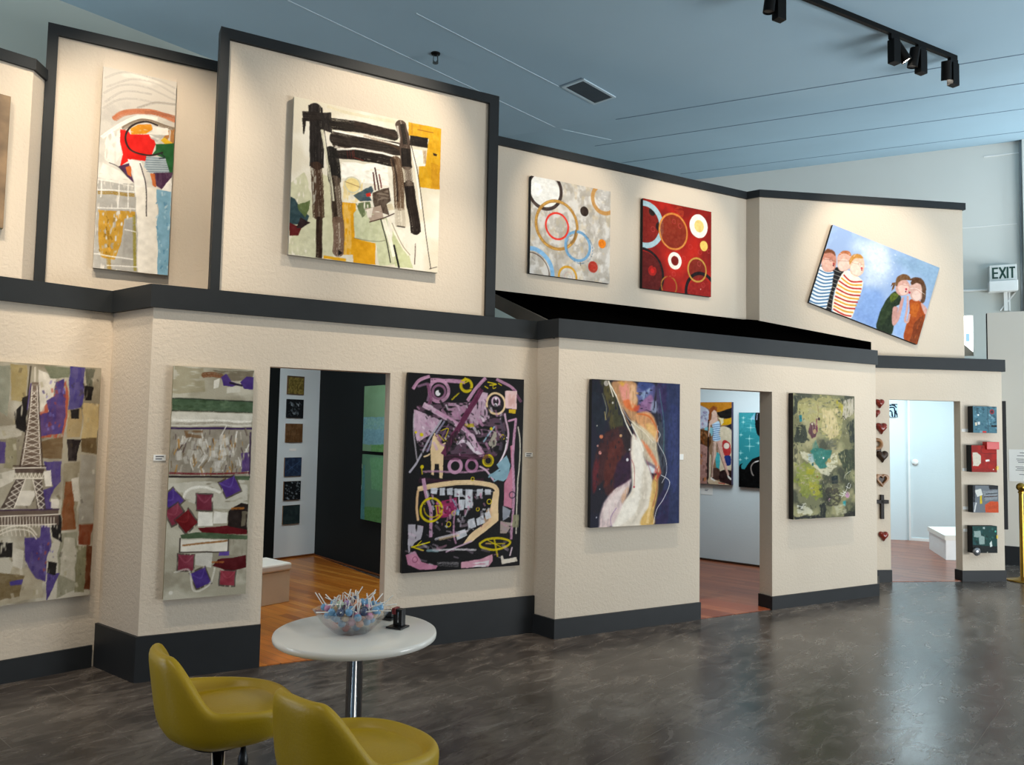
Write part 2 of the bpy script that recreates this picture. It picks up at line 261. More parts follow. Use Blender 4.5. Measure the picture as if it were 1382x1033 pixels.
ARTS['silver_circles'] = ('b9b3aa', (180,190), [
('N','d9d5cf',0.8,9,9,21,0.5),('N','9a9184',0.6,12,14,22,0.55),('N','c9b48e',0.4,16,16,23,0.62),('C','e6e6e2',[161,141],181.6,0,1,0.9,0.12),('C','eeeeec',[58,134],72.6,0,1,0.9,0.2),('C','3a2c27',[168,122],213,36.3,1,1,0),
('L','7a6660',[34,273,103,310],16.9,7.3,0.5,0.5),('L','6a5450',[186,315,297,263],14.5,7.3,0.5,0.5),('C','b98a4e',[915,101],171.9,43.6,1,1,0),('C','a9a5a0',[938,97],127.1,0,1,0.5,0.3),('C','31241b',[660,269],52,0,1,1,0),
('C','a97e3e',[320,463],263.9,32.7,1,1,0),('C','d4a244',[320,463],256.6,12.1,1,0.8,0.5),('C','dc2f22',[322,474],145.2,20.6,1,1,0),('C','6f9cc0',[582,648],165.8,30.3,1,1,0),('C','4d6c88',[609,667],165.8,12.1,1,0.6,0.5),
('L','8a6534',[560,478,534,579,492,633],26.6,4.8,0.95,0.2),('L','c2a070',[426,581,518,532],12.1,6.1,0.6,0.4),('C','7fb0d8',[18,998],278.4,46,1,1,0),('C','4a332c',[11,1005],225.1,8.5,1,1,0),
('C','c9962c',[462,987],119.8,24.2,1,1,0),('C','c08080',[472,986],54.5,3.6,1,0.7,0),('C','dd7c12',[893,582],48.4,0,1,1,0),('C','c0521c',[890,583],24.2,4.8,1,0.6,0),('C','b03020',[779,843],60.5,0,1,1,0.1),
('C','7a3020',[779,843],48.4,7.3,1,0.6,0.4),('L','6a5a40',[613,813,621,849],8.5,3.6,1,0),('L','3a3028',[27,832,62,864],3.6,2.4,0.6,0),])
ARTS['red_circles'] = ('8f150a', (170,185), [
('N','b81d0c',0.6,5,5,31,0.5),('N','641008',0.5,4,4,32,0.55),('P','c82410',[236,403,431,580,641,508,825,318,796,539,583,776,464,859,314,687],71.1,0.7,0,0,71.1),('C','6f180c',[32,301],225.2,0,1,0.8,0.1),
('C','9cb8c0',[31,290],263.2,59.3,1,1,0),('C','24140c',[132,133],47.4,0,1,1,0),('C','140a0a',[234,286],53.3,0,1,0.8,0),('C','9cb8c0',[31,290],263.2,59.3,1,1,0),('C','7d2a12',[434,313],187.3,0,1,0.9,0.1),
('C','c67a30',[434,313],211,22.5,1,1,0),('C','d99050',[434,313],203.9,8.3,1,0.7,0.5),('C','f2eadb',[805,199],136.3,0,1,1,0),('C','e3c676',[811,198],71.1,0,1,1,0),('C','e6c260',[885,417],59.3,0,1,1,0),
('C','f0e8da',[458,642],97.2,42.7,1,1,0),('C','6d140a',[458,642],53.3,0,1,0.9,0),('C','4c0e08',[14,856],266.7,0,1,0.85,0.1),('C','1a0c0a',[7,846],298.7,30.8,1,1,0),('C','a81a10',[141,792],56.9,0,1,0.9,0.2),
('C','d02018',[141,792],26.1,0,1,1,0),('C','70200e',[785,708],124.5,0,1,0.8,0),('C','16090a',[846,965],243,40.3,1,1,0),('C','8a140c',[846,989],199.2,0,1,0.9,0.1),('C','b98c3c',[785,708],144.6,20.2,1,1,0),
('C','a06a24',[376,937],116.2,15.4,1,0.95,0.2),('C','c04a50',[144,327],30.8,4.7,1,0.75,0),('C','c04a50',[443,199],26.1,4.7,1,0.75,0),('C','c04a50',[531,235],28.5,4.7,1,0.75,0),('C','c04a50',[683,453],28.5,4.7,1,0.75,0),
('C','c04a50',[587,600],28.5,4.7,1,0.75,0),('C','c04a50',[826,499],28.5,4.7,1,0.75,0),('C','c04a50',[815,633],28.5,4.7,1,0.75,0),('C','c04a50',[445,792],28.5,4.7,1,0.75,0),('C','c04a50',[876,873],28.5,4.7,1,0.75,0),
('C','c04a50',[960,471],23.7,4.7,1,0.75,0),('C','e8d8c8',[838,924],5.9,0,1,1,0),('C','e87038',[514,81],71.1,0,1,0.25,0.4),])
ARTS['whispering_figures'] = ('8fa6cc', (230,165), [
('N','a9c0dc',0.6,4,4,41,0.5),('P','c4d2e2',[175,128,459,-4,594,290,530,560,389,572,350,277],95.8,0.75,0,1,71.9),('P','dbe4ea',[337,101,543,49,540,320,443,375],79.9,0.6,0,1,71.9),
('P','7d9cb4',[599,84,998,1,997,452,896,204,772,206],79.9,0.7,0,1,63.9),('P','6e92d0',[389,572,597,589,632,984,383,986,385,772],63.9,0.6,0,1,55.9),('P','86a8dc',[754,935,773,559,847,619,876,994],47.9,0.6,0,1,31.9),
('S',['e4ebee','c6d4e4','9db4cc'],[211,73,659,16,626,440,419,489],90,12.8,35.1,20,42,1.6,0.4),('P','14161c',[4,533,130,519,160,765,169,997,4,982,2,788],8,1,0,1,4),
('P','dfe6ea',[1,543,129,544,157,619,166,982,4,982,4,754],6.4,1,0,1,3.2),('L','47739c',[4,583,75,588,135,544],17.6,1.6,1,0),('L','47739c',[2,626,73,632,138,585],17.6,1.6,1,0),('L','47739c',[1,669,72,675,141,627],17.6,1.6,1,0),
('L','47739c',[0,712,71,718,144,668],17.6,1.6,1,0),('L','47739c',[-1,756,69,762,147,709],17.6,1.6,1,0),('L','47739c',[-3,799,68,805,150,750],17.6,1.6,1,0),('L','47739c',[-4,842,67,848,153,790],17.6,1.6,1,0),
('L','47739c',[-5,884,66,891,156,831],17.6,1.6,1,0),('L','47739c',[-6,927,64,934,159,872],17.6,1.6,1,0),('L','47739c',[-7,970,63,977,162,913],17.6,1.6,1,0),('L','47739c',[-9,1013,62,1020,165,954],17.6,1.6,1,0),
('P','b97d6a',[2,493,-5,382,20,309,78,309,115,379,129,487,97,558,41,569],6.4,1,0,1,3.2),('P','d9b0a0',[7,490,25,414,87,428,117,502,85,553,40,562],12.8,0.85,0,1,4.8),
('P','6a3c22',[-2,367,18,302,73,300,100,354,55,334,15,367],6.4,0.95,0.2,1,3.2),('L','5a4038',[13,441,72,417,116,412],4,1.6,0.8,0),('C','8a5048',[75,415],22.4,4.8,1,0.8,0),('C','a02a2c',[106,451],12.8,0,1,1,0),
('C','5a2024',[108,472],9.6,0,1,1,0),('P','1a1818',[129,487,206,492,215,587,180,754,203,994,162,992,147,707],6.4,1,0,1,3.2),('L','8f8a84',[128,520,188,516],6.4,1.6,1,0),('L','8f8a84',[130,570,189,567],6.4,1.6,1,0),
('L','8f8a84',[133,620,190,617],6.4,1.6,1,0),('L','8f8a84',[135,669,191,668],6.4,1.6,1,0),('L','8f8a84',[138,719,192,718],6.4,1.6,1,0),('L','8f8a84',[140,768,193,768],6.4,1.6,1,0),('L','8f8a84',[143,817,194,818],6.4,1.6,1,0),
('L','8f8a84',[145,866,195,868],6.4,1.6,1,0),('L','8f8a84',[148,916,196,918],6.4,1.6,1,0),('L','8f8a84',[150,965,197,968],6.4,1.6,1,0),('P','d2a694',[132,419,119,335,155,253,212,243,239,325,246,429,201,495,158,487],6.4,1,0,1,3.2),
('P','e4c4b6',[145,428,164,351,223,350,235,435,198,484,163,481],12.8,0.8,0,1,4.8),('P','a85e34',[121,342,145,262,204,236,227,281,172,277,133,319],6.4,0.9,0.2,1,3.2),('L','8a6a60',[132,394,239,341],4.8,1.6,0.8,0),
('P','eadfce',[204,510,247,461,335,486,390,521,402,631,388,787,379,997,218,994,186,751,187,619],6.4,1,0,1,3.2),('L','b82f26',[214,529,294,572,385,521],19.2,1.6,1,0),('L','d89c28',[202,574,295,609,391,564],19.2,1.6,1,0),
('L','b82f26',[190,620,296,648,397,609],19.2,1.6,1,0),('L','d89c28',[189,669,299,689,400,650],19.2,1.6,1,0),('L','b82f26',[189,716,302,731,403,693],19.2,1.6,1,0),('L','d89c28',[193,763,305,772,402,737],19.2,1.6,1,0),
('L','b82f26',[197,810,308,814,400,780],19.2,1.6,1,0),('L','d89c28',[201,850,310,856,398,823],19.2,1.6,1,0),('L','b82f26',[205,891,312,897,395,865],19.2,1.6,1,0),('L','d89c28',[210,927,312,940,388,917],19.2,1.6,1,0),
('L','b82f26',[214,964,312,984,381,968],19.2,1.6,1,0),('P','8fa6cc',[396,535,436,678,435,843,415,969,379,997,398,781,400,632],3.2,0,0,0,0),
('P','dcb49c',[235,377,235,294,269,232,328,240,360,322,368,417,330,489,267,474],6.4,1,0,1,3.2),('P','eed2c2',[248,402,276,320,344,331,350,444,322,480,271,464],12.8,0.8,0,1,4.8),
('P','b98034',[236,384,225,316,252,237,303,224,333,254,269,287,247,353],6.4,0.95,0.15,1,3.2),('L','9a7a68',[247,353,304,341,354,325],4,1.6,0.8,0),('C','b08878',[321,336],22.4,4.8,1,0.8,0),('C','c03038',[346,370],12.8,0,1,1,0),
('C','a04048',[351,391],9.6,0,1,1,0),('P','1d2a16',[678,486,738,511,752,604,721,688,760,990,622,1002,608,815,626,640],6.4,1,0,1,3.2),('P','5f6c18',[651,559,691,490,727,517,670,649],22.4,0.8,0.2,1,4.8),
('P','2c3c1e',[614,729,664,619,691,804,637,948],22.4,0.7,0.2,1,4.8),('P','c08f86',[703,681,743,659,755,736,751,571,769,511,779,589,784,786,756,884,727,834],6.4,1,0,1,3.2),
('P','c89a8c',[676,445,682,358,744,306,790,348,803,441,749,505,705,496],6.4,1,0,1,3.2),('P','e0bcae',[697,433,732,364,782,369,787,451,747,493],12.8,0.8,0,1,4.8),
('P','6a4522',[665,384,665,308,707,246,762,245,783,284,722,318,689,362,687,414,669,415],6.4,1,0.1,1,3.2),('P','6a4522',[664,377,636,400,634,452,648,419,649,502,666,459],4.8,1,0,0,0),('L','9a7068',[722,377,786,359],4.8,1.6,0.8,0),
('C','b03848',[769,410],14.4,0,1,1,0),('C','4a2028',[772,439],9.6,0,1,1,0),('P','9c4410',[825,514,930,489,995,622,1000,1000,876,1003,856,781,853,649],6.4,1,0,1,3.2),
('P','c06414',[842,538,915,532,921,679,870,673],25.6,0.7,0.2,1,4.8),('P','5a2608',[933,739,990,658,999,996,938,995],25.6,0.6,0.2,1,4.8),
('P','54341c',[777,288,809,232,874,216,928,288,955,459,925,492,891,359,836,272],6.4,1,0.1,1,3.2),('P','c8a294',[796,378,808,287,875,283,914,380,919,462,872,504,824,481],6.4,1,0,1,3.2),
('P','e0c4b8',[829,444,858,378,906,401,908,468,871,498],12.8,0.8,0,1,4.8),('P','54341c',[792,313,807,254,864,230,901,286,839,287,810,328],6.4,1,0,1,3.2),('L','e8e4e0',[798,386,853,355,939,383],4,1.6,0.9,0),
('C','b8988e',[820,373],27.2,4.8,1,0.8,0),('C','b02840',[805,432],12.8,0,1,1,0),('L','c89c92',[799,478,825,631,836,775,862,778,859,679],27.2,3.2,1,0),('P','c89c92',[932,497,998,545,1001,619,953,569],6.4,1,0,1,3.2),])
ARTS['tower_collage'] = ('a39a86', (200,270), [
('N','c9c2b2',0.7,6,5,51,0.5),('N','6f6450',0.6,7,6,52,0.58),('P','8a8a78',[331,15,396,13,396,226,336,207],8.3,0.95,0.12,0,0),('P','9c8a5c',[396,4,500,9,507,166,408,157],8.3,0.95,0.12,0,0),
('P','d8cfc0',[570,26,689,52,682,204,595,225],8.3,0.95,0.12,0,0),('P','6c7058',[607,6,783,9,778,55,650,58],8.3,0.95,0.12,0,0),('P','433a78',[782,-1,881,1,878,181,779,193],8.3,0.95,0.12,0,0),
('P','5b5b4c',[882,6,949,9,940,107,906,108],8.3,0.95,0.12,0,0),('P','b7a070',[885,160,997,164,993,319,888,313],8.3,0.95,0.12,0,0),('P','a08a60',[774,193,879,186,879,307,787,318],8.3,0.95,0.12,0,0),
('P','6a5234',[617,332,762,312,751,402,604,394],8.3,0.95,0.12,0,0),('P','1f1614',[788,323,888,318,853,414,794,413],8.3,0.95,0.12,0,0),('P','5f4c30',[888,313,992,313,989,384,893,377],8.3,0.95,0.12,0,0),
('P','8d826a',[769,423,879,415,881,679,778,696],8.3,0.95,0.12,0,0),('P','9a9488',[882,388,990,389,996,685,898,680],8.3,0.95,0.12,0,0),('P','c5bdae',[833,489,884,485,883,590,839,588],8.3,0.95,0.12,0,0),
('P','7a4420',[787,499,833,500,883,707,779,707],8.3,0.95,0.12,0,0),('P','74341a',[899,686,993,690,986,782,905,777],8.3,0.95,0.12,0,0),('P','8a8670',[771,718,892,719,901,968,771,991],8.3,0.95,0.12,0,0),
('P','bab2a0',[798,742,877,746,890,931,783,900],8.3,0.95,0.12,0,0),('P','7b7658',[888,781,959,786,957,984,893,979],8.3,0.95,0.12,0,0),('P','5a2c14',[959,780,1001,789,993,976,956,972],8.3,0.95,0.12,0,0),
('P','8c8468',[399,315,460,316,464,438,388,436],8.3,0.95,0.12,0,0),('P','b5ad9c',[338,266,503,255,490,306,339,325],8.3,0.95,0.12,0,0),('P','4b3a70',[325,330,396,330,395,416,327,415],8.3,0.95,0.12,0,0),
('P','d0c8b8',[329,465,464,438,451,489,345,527],8.3,0.95,0.12,0,0),('P','a89c84',[480,842,678,869,685,983,390,1000],8.3,0.95,0.12,0,0),('P','6e5c3c',[324,852,563,882,534,969,327,983],8.3,0.95,0.12,0,0),
('P','c8c0b0',[469,765,550,782,545,858,480,842],8.3,0.95,0.12,0,0),('S',['cfc6b4','77705c','54462e','9e9272','3a3128'],[13,8,992,2,994,988,14,974],170,7.3,24.9,80,53,2.2,0.55),
('P','a8442c',[655,153,770,60,776,224,762,317,616,317,595,215],8.3,0.8,0.3,0,0),('P','4a3a74',[690,72,746,61,764,213,753,296,616,311,595,215,666,204,639,154,694,133],9.3,0.97,0.12,0,0),
('P','4a3a74',[637,410,752,412,757,498,717,529,696,582,756,607,640,623,627,537,708,518,664,453],9.3,0.97,0.12,0,0),('P','4a3a74',[643,678,702,692,715,770,693,836,698,916,630,899,560,826,548,727,638,732],9.3,0.97,0.12,0,0),
('P','4a3a74',[704,882,782,888,743,954,703,1002],9.3,0.97,0.12,0,0),('S',['6c62a0','372a60','a8442c','7b6fae'],[595,75,763,70,745,307,616,317],30,6.2,18.7,80,54,2,0.7),
('S',['6c62a0','372a60','a8442c'],[554,684,710,692,786,957,613,897],30,6.2,18.7,80,55,2,0.7),('P','17120f',[476,146,521,136,528,296,458,275,440,206,477,176],8.3,0.95,0.2,0,0),
('P','17120f',[880,88,947,86,935,149,884,150],8.3,0.95,0.2,0,0),('P','17120f',[367,737,468,744,471,809,369,802],8.3,0.95,0.2,0,0),('P','17120f',[699,637,775,640,782,763,721,737],8.3,0.95,0.2,0,0),
('P','17120f',[702,837,762,841,757,897,704,882],8.3,0.95,0.2,0,0),('P','17120f',[795,192,862,186,856,228,806,229],8.3,0.95,0.2,0,0),('P','e2dacb',[639,452,688,448,700,518,659,516],6.2,0.95,0,0,0),
('P','ddd4c4',[703,572,753,574,756,612,705,610],6.2,0.95,0,0,0),('P','d8d0c2',[437,530,611,536,566,598,471,594],6.2,0.9,0,0,0),('P','463a80',[466,902,555,898,548,920,475,919],5.2,0.95,0,0,0),
('P','6c5a4c',[534,81,580,80,595,225,630,436,488,433,525,225],3.1,0.93,0.1,0,0),('L','cfc4b2',[551,17,554,76],6.2,1,1,0),('L','8f8272',[530,91,581,90],5.2,1,1,0),('L','d6ccbc',[531,116,585,115],4.1,1,1,0),
('L','efe6d8',[539,96,533,225,502,434],3.1,0.5,1,0),('L','3a2c24',[530,96,525,225,489,433],3.6,0.5,0.9,0),('L','efe6d8',[570,95,589,225,622,436],3.1,0.5,1,0),('L','3a2c24',[579,95,597,225,635,436],3.6,0.5,0.9,0),
('L','e6dccd',[540,116,573,139],2.3,0.4,1,0),('L','e6dccd',[568,115,537,139],2.3,0.4,1,0),('L','4a3a30',[540,116,568,115],2.1,0.4,0.8,0),('L','e6dccd',[537,139,578,163],2.3,0.4,1,0),('L','e6dccd',[573,139,534,163],2.3,0.4,1,0),
('L','4a3a30',[537,139,573,139],2.1,0.4,0.8,0),('L','e6dccd',[533,163,582,187],2.3,0.4,1,0),('L','e6dccd',[577,163,530,187],2.3,0.4,1,0),('L','4a3a30',[533,163,577,163],2.1,0.4,0.8,0),('L','e6dccd',[530,187,587,211],2.3,0.4,1,0),
('L','e6dccd',[582,187,527,211],2.3,0.4,1,0),('L','4a3a30',[530,187,582,187],2.1,0.4,0.8,0),('L','e6dccd',[526,211,592,235],2.3,0.4,1,0),('L','e6dccd',[586,211,523,235],2.3,0.4,1,0),('L','4a3a30',[526,211,586,211],2.1,0.4,0.8,0),
('L','e6dccd',[522,235,596,259],2.3,0.4,1,0),('L','e6dccd',[591,235,520,259],2.3,0.4,1,0),('L','4a3a30',[522,235,591,235],2.1,0.4,0.8,0),('L','e6dccd',[519,259,601,284],2.3,0.4,1,0),('L','e6dccd',[596,259,516,284],2.3,0.4,1,0),
('L','4a3a30',[519,259,596,259],2.1,0.4,0.8,0),('L','e6dccd',[515,284,606,308],2.3,0.4,1,0),('L','e6dccd',[601,284,512,308],2.3,0.4,1,0),('L','4a3a30',[515,284,601,284],2.1,0.4,0.8,0),('L','e6dccd',[512,308,611,333],2.3,0.4,1,0),
('L','e6dccd',[605,308,509,332],2.3,0.4,1,0),('L','4a3a30',[512,308,605,308],2.1,0.4,0.8,0),('L','e6dccd',[508,332,616,358],2.3,0.4,1,0),('L','e6dccd',[610,333,505,357],2.3,0.4,1,0),('L','4a3a30',[508,332,610,333],2.1,0.4,0.8,0),
('L','e6dccd',[505,357,620,383],2.3,0.4,1,0),('L','e6dccd',[615,358,502,381],2.3,0.4,1,0),('L','4a3a30',[505,357,615,358],2.1,0.4,0.8,0),('L','e6dccd',[501,381,625,408],2.3,0.4,1,0),('L','e6dccd',[620,383,498,406],2.3,0.4,1,0),
('L','4a3a30',[501,381,620,383],2.1,0.4,0.8,0),('L','e6dccd',[497,406,630,433],2.3,0.4,1,0),('L','e6dccd',[625,408,494,430],2.3,0.4,1,0),('L','4a3a30',[497,406,625,408],2.1,0.4,0.8,0),
('P','52433a',[457,433,651,437,640,463,462,458],2.1,1,0,0,0),('L','e8dece',[449,438,655,440],4.1,0.5,1,0),('L','e8dece',[458,481,641,484],4.1,0.5,1,0),('L','3a2a22',[449,429,654,432],4.1,0.5,1,0),
('L','e8dece',[465,459,478,480,490,459],2.1,0.4,1,0),('L','e8dece',[490,459,504,480,515,460],2.1,0.4,1,0),('L','e8dece',[515,460,529,481,540,460],2.1,0.4,1,0),('L','e8dece',[540,460,554,482,566,461],2.1,0.4,1,0),
('L','e8dece',[566,461,580,482,591,462],2.1,0.4,1,0),('L','e8dece',[591,462,605,483,617,462],2.1,0.4,1,0),('L','e8dece',[617,462,631,484,643,463],2.1,0.4,1,0),('P','4a3c34',[469,485,529,486,463,605,386,601],2.1,0.9,0,0,0),
('P','4a3c34',[577,488,633,489,673,614,615,611],2.1,0.9,0,0,0),('L','efe6d6',[476,490,518,514],2.6,0.4,1,0),('L','efe6d6',[520,491,461,512],2.6,0.4,1,0),('L','efe6d6',[583,493,639,518],2.6,0.4,1,0),
('L','efe6d6',[635,494,594,517],2.6,0.4,1,0),('L','efe6d6',[461,513,504,538],2.6,0.4,1,0),('L','efe6d6',[507,515,446,536],2.6,0.4,1,0),('L','efe6d6',[591,517,646,543],2.6,0.4,1,0),('L','efe6d6',[641,519,602,541],2.6,0.4,1,0),
('L','efe6d6',[447,537,491,561],2.6,0.4,1,0),('L','efe6d6',[493,538,432,559],2.6,0.4,1,0),('L','efe6d6',[599,542,652,568],2.6,0.4,1,0),('L','efe6d6',[647,544,609,566],2.6,0.4,1,0),('L','efe6d6',[432,560,478,585],2.6,0.4,1,0),
('L','efe6d6',[480,562,417,583],2.6,0.4,1,0),('L','efe6d6',[606,567,658,593],2.6,0.4,1,0),('L','efe6d6',[654,569,617,591],2.6,0.4,1,0),('L','efe6d6',[417,584,465,609],2.6,0.4,1,0),('L','efe6d6',[467,586,403,606],2.6,0.4,1,0),
('L','efe6d6',[614,592,664,618],2.6,0.4,1,0),('L','efe6d6',[660,594,625,616],2.6,0.4,1,0),('L','efe6d6',[529,486,471,600],3.1,0.5,1,0),('L','efe6d6',[577,488,628,612],3.1,0.5,1,0),
('P','5b4a40',[287,607,756,618,760,684,289,669],2.1,0.9,0,0,0),('L','ece2d2',[288,633,766,640],4.1,0.5,1,0),('L','ece2d2',[289,669,743,681],4.1,0.5,1,0),('L','3a2440',[287,607,756,618],5.2,1,1,0),
('L','ece2d2',[288,630,292,670],2.1,0.4,1,0),('L','ece2d2',[306,631,310,671],2.1,0.4,1,0),('L','ece2d2',[324,632,328,672],2.1,0.4,1,0),('L','ece2d2',[342,633,346,673],2.1,0.4,1,0),('L','ece2d2',[361,633,365,674],2.1,0.4,1,0),
('L','ece2d2',[379,634,383,675],2.1,0.4,1,0),('L','ece2d2',[397,635,402,676],2.1,0.4,1,0),('L','ece2d2',[416,636,420,677],2.1,0.4,1,0),('L','ece2d2',[435,637,439,678],2.1,0.4,1,0),('L','ece2d2',[453,638,458,679],2.1,0.4,1,0),
('L','ece2d2',[472,639,477,680],2.1,0.4,1,0),('L','ece2d2',[491,640,496,681],2.1,0.4,1,0),('L','ece2d2',[510,641,515,682],2.1,0.4,1,0),('L','ece2d2',[529,642,534,683],2.1,0.4,1,0),('L','ece2d2',[549,643,554,684],2.1,0.4,1,0),
('L','ece2d2',[568,644,573,685],2.1,0.4,1,0),('L','ece2d2',[587,644,593,686],2.1,0.4,1,0),('L','ece2d2',[607,645,612,687],2.1,0.4,1,0),('L','ece2d2',[627,646,632,688],2.1,0.4,1,0),('L','ece2d2',[646,647,652,689],2.1,0.4,1,0),
('L','ece2d2',[666,648,672,690],2.1,0.4,1,0),('L','ece2d2',[686,649,692,691],2.1,0.4,1,0),('L','ece2d2',[706,650,712,692],2.1,0.4,1,0),('L','ece2d2',[726,651,732,693],2.1,0.4,1,0),
('L','e6dccb',[321,745,381,712,474,692,571,701,621,737],4.1,0.6,1,0),('L','e6dccb',[321,730,381,697,474,677,570,686,621,721],4.1,0.6,1,0),('L','dcd2c0',[350,678,360,710],2.1,0.4,1,0),('L','dcd2c0',[376,679,386,712],2.1,0.4,1,0),
('L','dcd2c0',[402,681,412,713],2.1,0.4,1,0),('L','dcd2c0',[428,682,439,715],2.1,0.4,1,0),('L','dcd2c0',[455,684,466,717],2.1,0.4,1,0),('L','dcd2c0',[482,685,493,718],2.1,0.4,1,0),('L','dcd2c0',[509,687,520,720],2.1,0.4,1,0),
('L','dcd2c0',[536,688,547,721],2.1,0.4,1,0),('L','dcd2c0',[564,690,575,723],2.1,0.4,1,0),('L','2a2018',[523,13,514,146],5.2,1,0.9,0),('L','4c3a7a',[530,86,516,195],4.1,1.6,0.9,0),])
ARTS['diamond_collage'] = ('a39d8a', (150,380), [
('N','c4bfae',0.7,5,8,61,0.5),('N','7f7866',0.6,7,12,62,0.58),('P','8f8668',[0,0,348,7,390,111,9,127],10.3,0.6,0.3,0,0),('L','70482c',[352,38,482,31,586,34],22.7,6.2,0.95,0.25),
('P','5c5240',[465,10,991,6,986,44,708,59],10.3,0.7,0.3,0,0),('P','493472',[572,40,644,23,708,59,815,68,726,83,606,79],5.1,1,0,0,0),('P','453070',[823,60,902,34,992,36,986,92,878,89],5.1,1,0,0,0),
('L','2a2030',[694,65,846,75],9.3,3.1,1,0),('P','d6d2c6',[486,57,558,45,548,88,490,94],5.1,0.9,0,0,0),('P','c8c4b6',[652,86,831,78,835,105,655,113],6.2,0.9,0,0,0),('P','465a42',[3,142,998,144,991,192,4,193],5.1,1,0,0,0),
('L','2c3428',[3,142,998,146],6.2,4.1,0.9,0.3),('L','2c3428',[4,195,998,194],5.1,4.1,0.9,0.3),('S',['5c7054','38482f'],[12,147,992,146,991,189,9,190],30,10.3,30.9,2,63,3,0.6),
('P','ccc8ba',[5,201,992,200,990,259,2,260],6.2,0.95,0.1,0,0),('L','8a8272',[6,248,988,245],10.3,7.2,0.8,0.5),('L','efece2',[37,234,972,235],8.2,6.2,0.8,0.5),('L','37244c',[1,270,991,267],9.3,3.1,1,0),
('P','90887a',[1,276,985,273,993,476,9,471],3.1,1,0,0,0),('S',['d8d3c8','b8b0a2','6c5a40','e6e2da','a87a3a','7a7060','4a3a3a'],[5,280,985,275,993,472,14,468],150,14.4,47.4,90,64,7,0.85),
('S',['d8d4cc','c2beb4'],[77,321,828,308,813,435,120,433],40,18.5,45.3,90,65,2,0.55),('L','6a1c24',[13,463,494,467,992,465],8.2,5.1,0.9,0.4),('P','6a4a2c',[155,279,383,278,373,309,174,315],6.2,0.7,0.4,0,0),
('P','4a3070',[873,377,981,371,985,456,877,461],6.2,0.8,0.3,0,0),('L','33223e',[978,286,986,467],7.2,3.1,0.8,0),('L','2a2222',[1,477,1000,484],8.2,3.1,1,0),('P','46583e',[789,479,994,480,990,499,791,498],5.1,0.9,0,0,0),
('P','c4c0b2',[5,503,972,504,970,615,689,632,252,586,191,545,22,528],12.4,0.8,0.2,0,0),('L','e2dfd4',[195,575,246,535,415,526,620,548],12.4,7.2,0.9,0.3),('P','3a302c',[911,548,701,581,591,504,800,469],5.1,0.75,0.25,0,0),
('P','4a3078',[883,543,708,572,618,508,792,479],3.1,1,0,0,0),('L','64509a',[792,479,750,526,618,508],6.2,3.1,0.7,0.3),('P','3a302c',[221,582,56,635,-95,569,67,516],5.1,0.75,0.25,0,0),
('P','48307a',[196,581,57,625,-71,570,66,526],3.1,1,0,0,0),('L','5e4a92',[66,526,62,576,-71,570],6.2,3.1,0.7,0.3),('P','3a302c',[546,631,331,626,329,549,545,553],5.1,0.75,0.25,0,0),
('P','6c2838',[528,625,350,620,347,555,526,559],3.1,1,0,0,0),('L','8a4455',[526,559,437,590,347,555],6.2,3.1,0.7,0.3),('P','3a302c',[256,657,64,696,-58,622,132,582],5.1,0.75,0.25,0,0),
('P','7a3040',[228,654,71,686,-30,624,125,592],3.1,1,0,0,0),('L','8e4452',[125,592,98,639,-30,624],6.2,3.1,0.7,0.3),('P','3a302c',[403,677,235,729,82,662,247,610],5.1,0.75,0.25,0,0),
('P','641418',[377,676,236,719,107,663,246,620],3.1,1,0,0,0),('L','7e2426',[246,620,241,669,107,663],6.2,3.1,0.7,0.3),('P','ddd9ce',[558,630,734,638,725,684,564,682],5.1,1,0,0,0),
('P','e4e1d6',[371,628,544,635,565,692,379,694],5.1,0.95,0,0,0),('P','231a16',[748,633,893,598,984,604,984,735,727,705],7.2,1,0,0,0),('P','6e6654',[912,635,982,636,980,699,911,703],6.2,0.9,0.2,0,0),
('L','a0642a',[791,623,926,622],10.3,4.1,0.9,0.3),('P','5a1016',[380,701,726,694,982,720,978,738,440,725],5.1,1,0,0,0),('P','47593f',[173,726,354,717,985,743,981,759,184,742],5.1,1,0,0,0),
('P','dcd6c8',[176,748,748,757,754,806,183,798],5.1,1,0,0,0),('L','8a5a2c',[207,771,503,767,734,762],8.2,4.1,0.9,0.3),('L','3a302a',[169,800,755,810],5.1,2.1,1,0),('L','3a302a',[170,741,169,800],5.1,2.1,1,0),
('L','3a302a',[754,757,755,808],5.1,2.1,1,0),('P','a09a88',[778,757,981,761,981,834,777,819],8.2,0.9,0.15,0,0),('P','56408a',[647,808,775,807,771,825,640,824],4.1,1,0,0,0),
('P','c8c4ba',[366,810,566,809,560,875,373,860],6.2,0.9,0,0,0),('P','4c1014',[641,836,980,832,981,886,750,890,573,865],8.2,1,0,0,0),('L','9a5a28',[571,850,702,853],8.2,3.1,0.9,0.3),
('P','3a302c',[362,889,144,880,139,802,358,810],5.1,0.75,0.25,0,0),('P','78303f',[342,882,160,875,159,809,342,815],3.1,1,0,0,0),('L','924a58',[342,815,250,845,159,809],6.2,3.1,0.7,0.3),
('P','3a302c',[588,944,384,969,287,891,490,865],5.1,0.75,0.25,0,0),('P','453076',[565,939,391,960,310,896,482,874],3.1,1,0,0,0),('L','5c4890',[482,874,437,917,310,896],6.2,3.1,0.7,0.3),
('P','3a302c',[868,965,659,956,659,882,868,890],5.1,0.75,0.25,0,0),('P','8a3440',[852,958,676,950,674,889,851,896],3.1,1,0,0,0),('L','a04a55',[851,896,763,923,674,889],6.2,3.1,0.7,0.3),
('L','e0dcd0',[126,884,291,878,359,970,554,946,603,876],8.2,6.2,0.7,0.4),('C','d8d4c8',[88,971],8.2,0,1,1,0),])
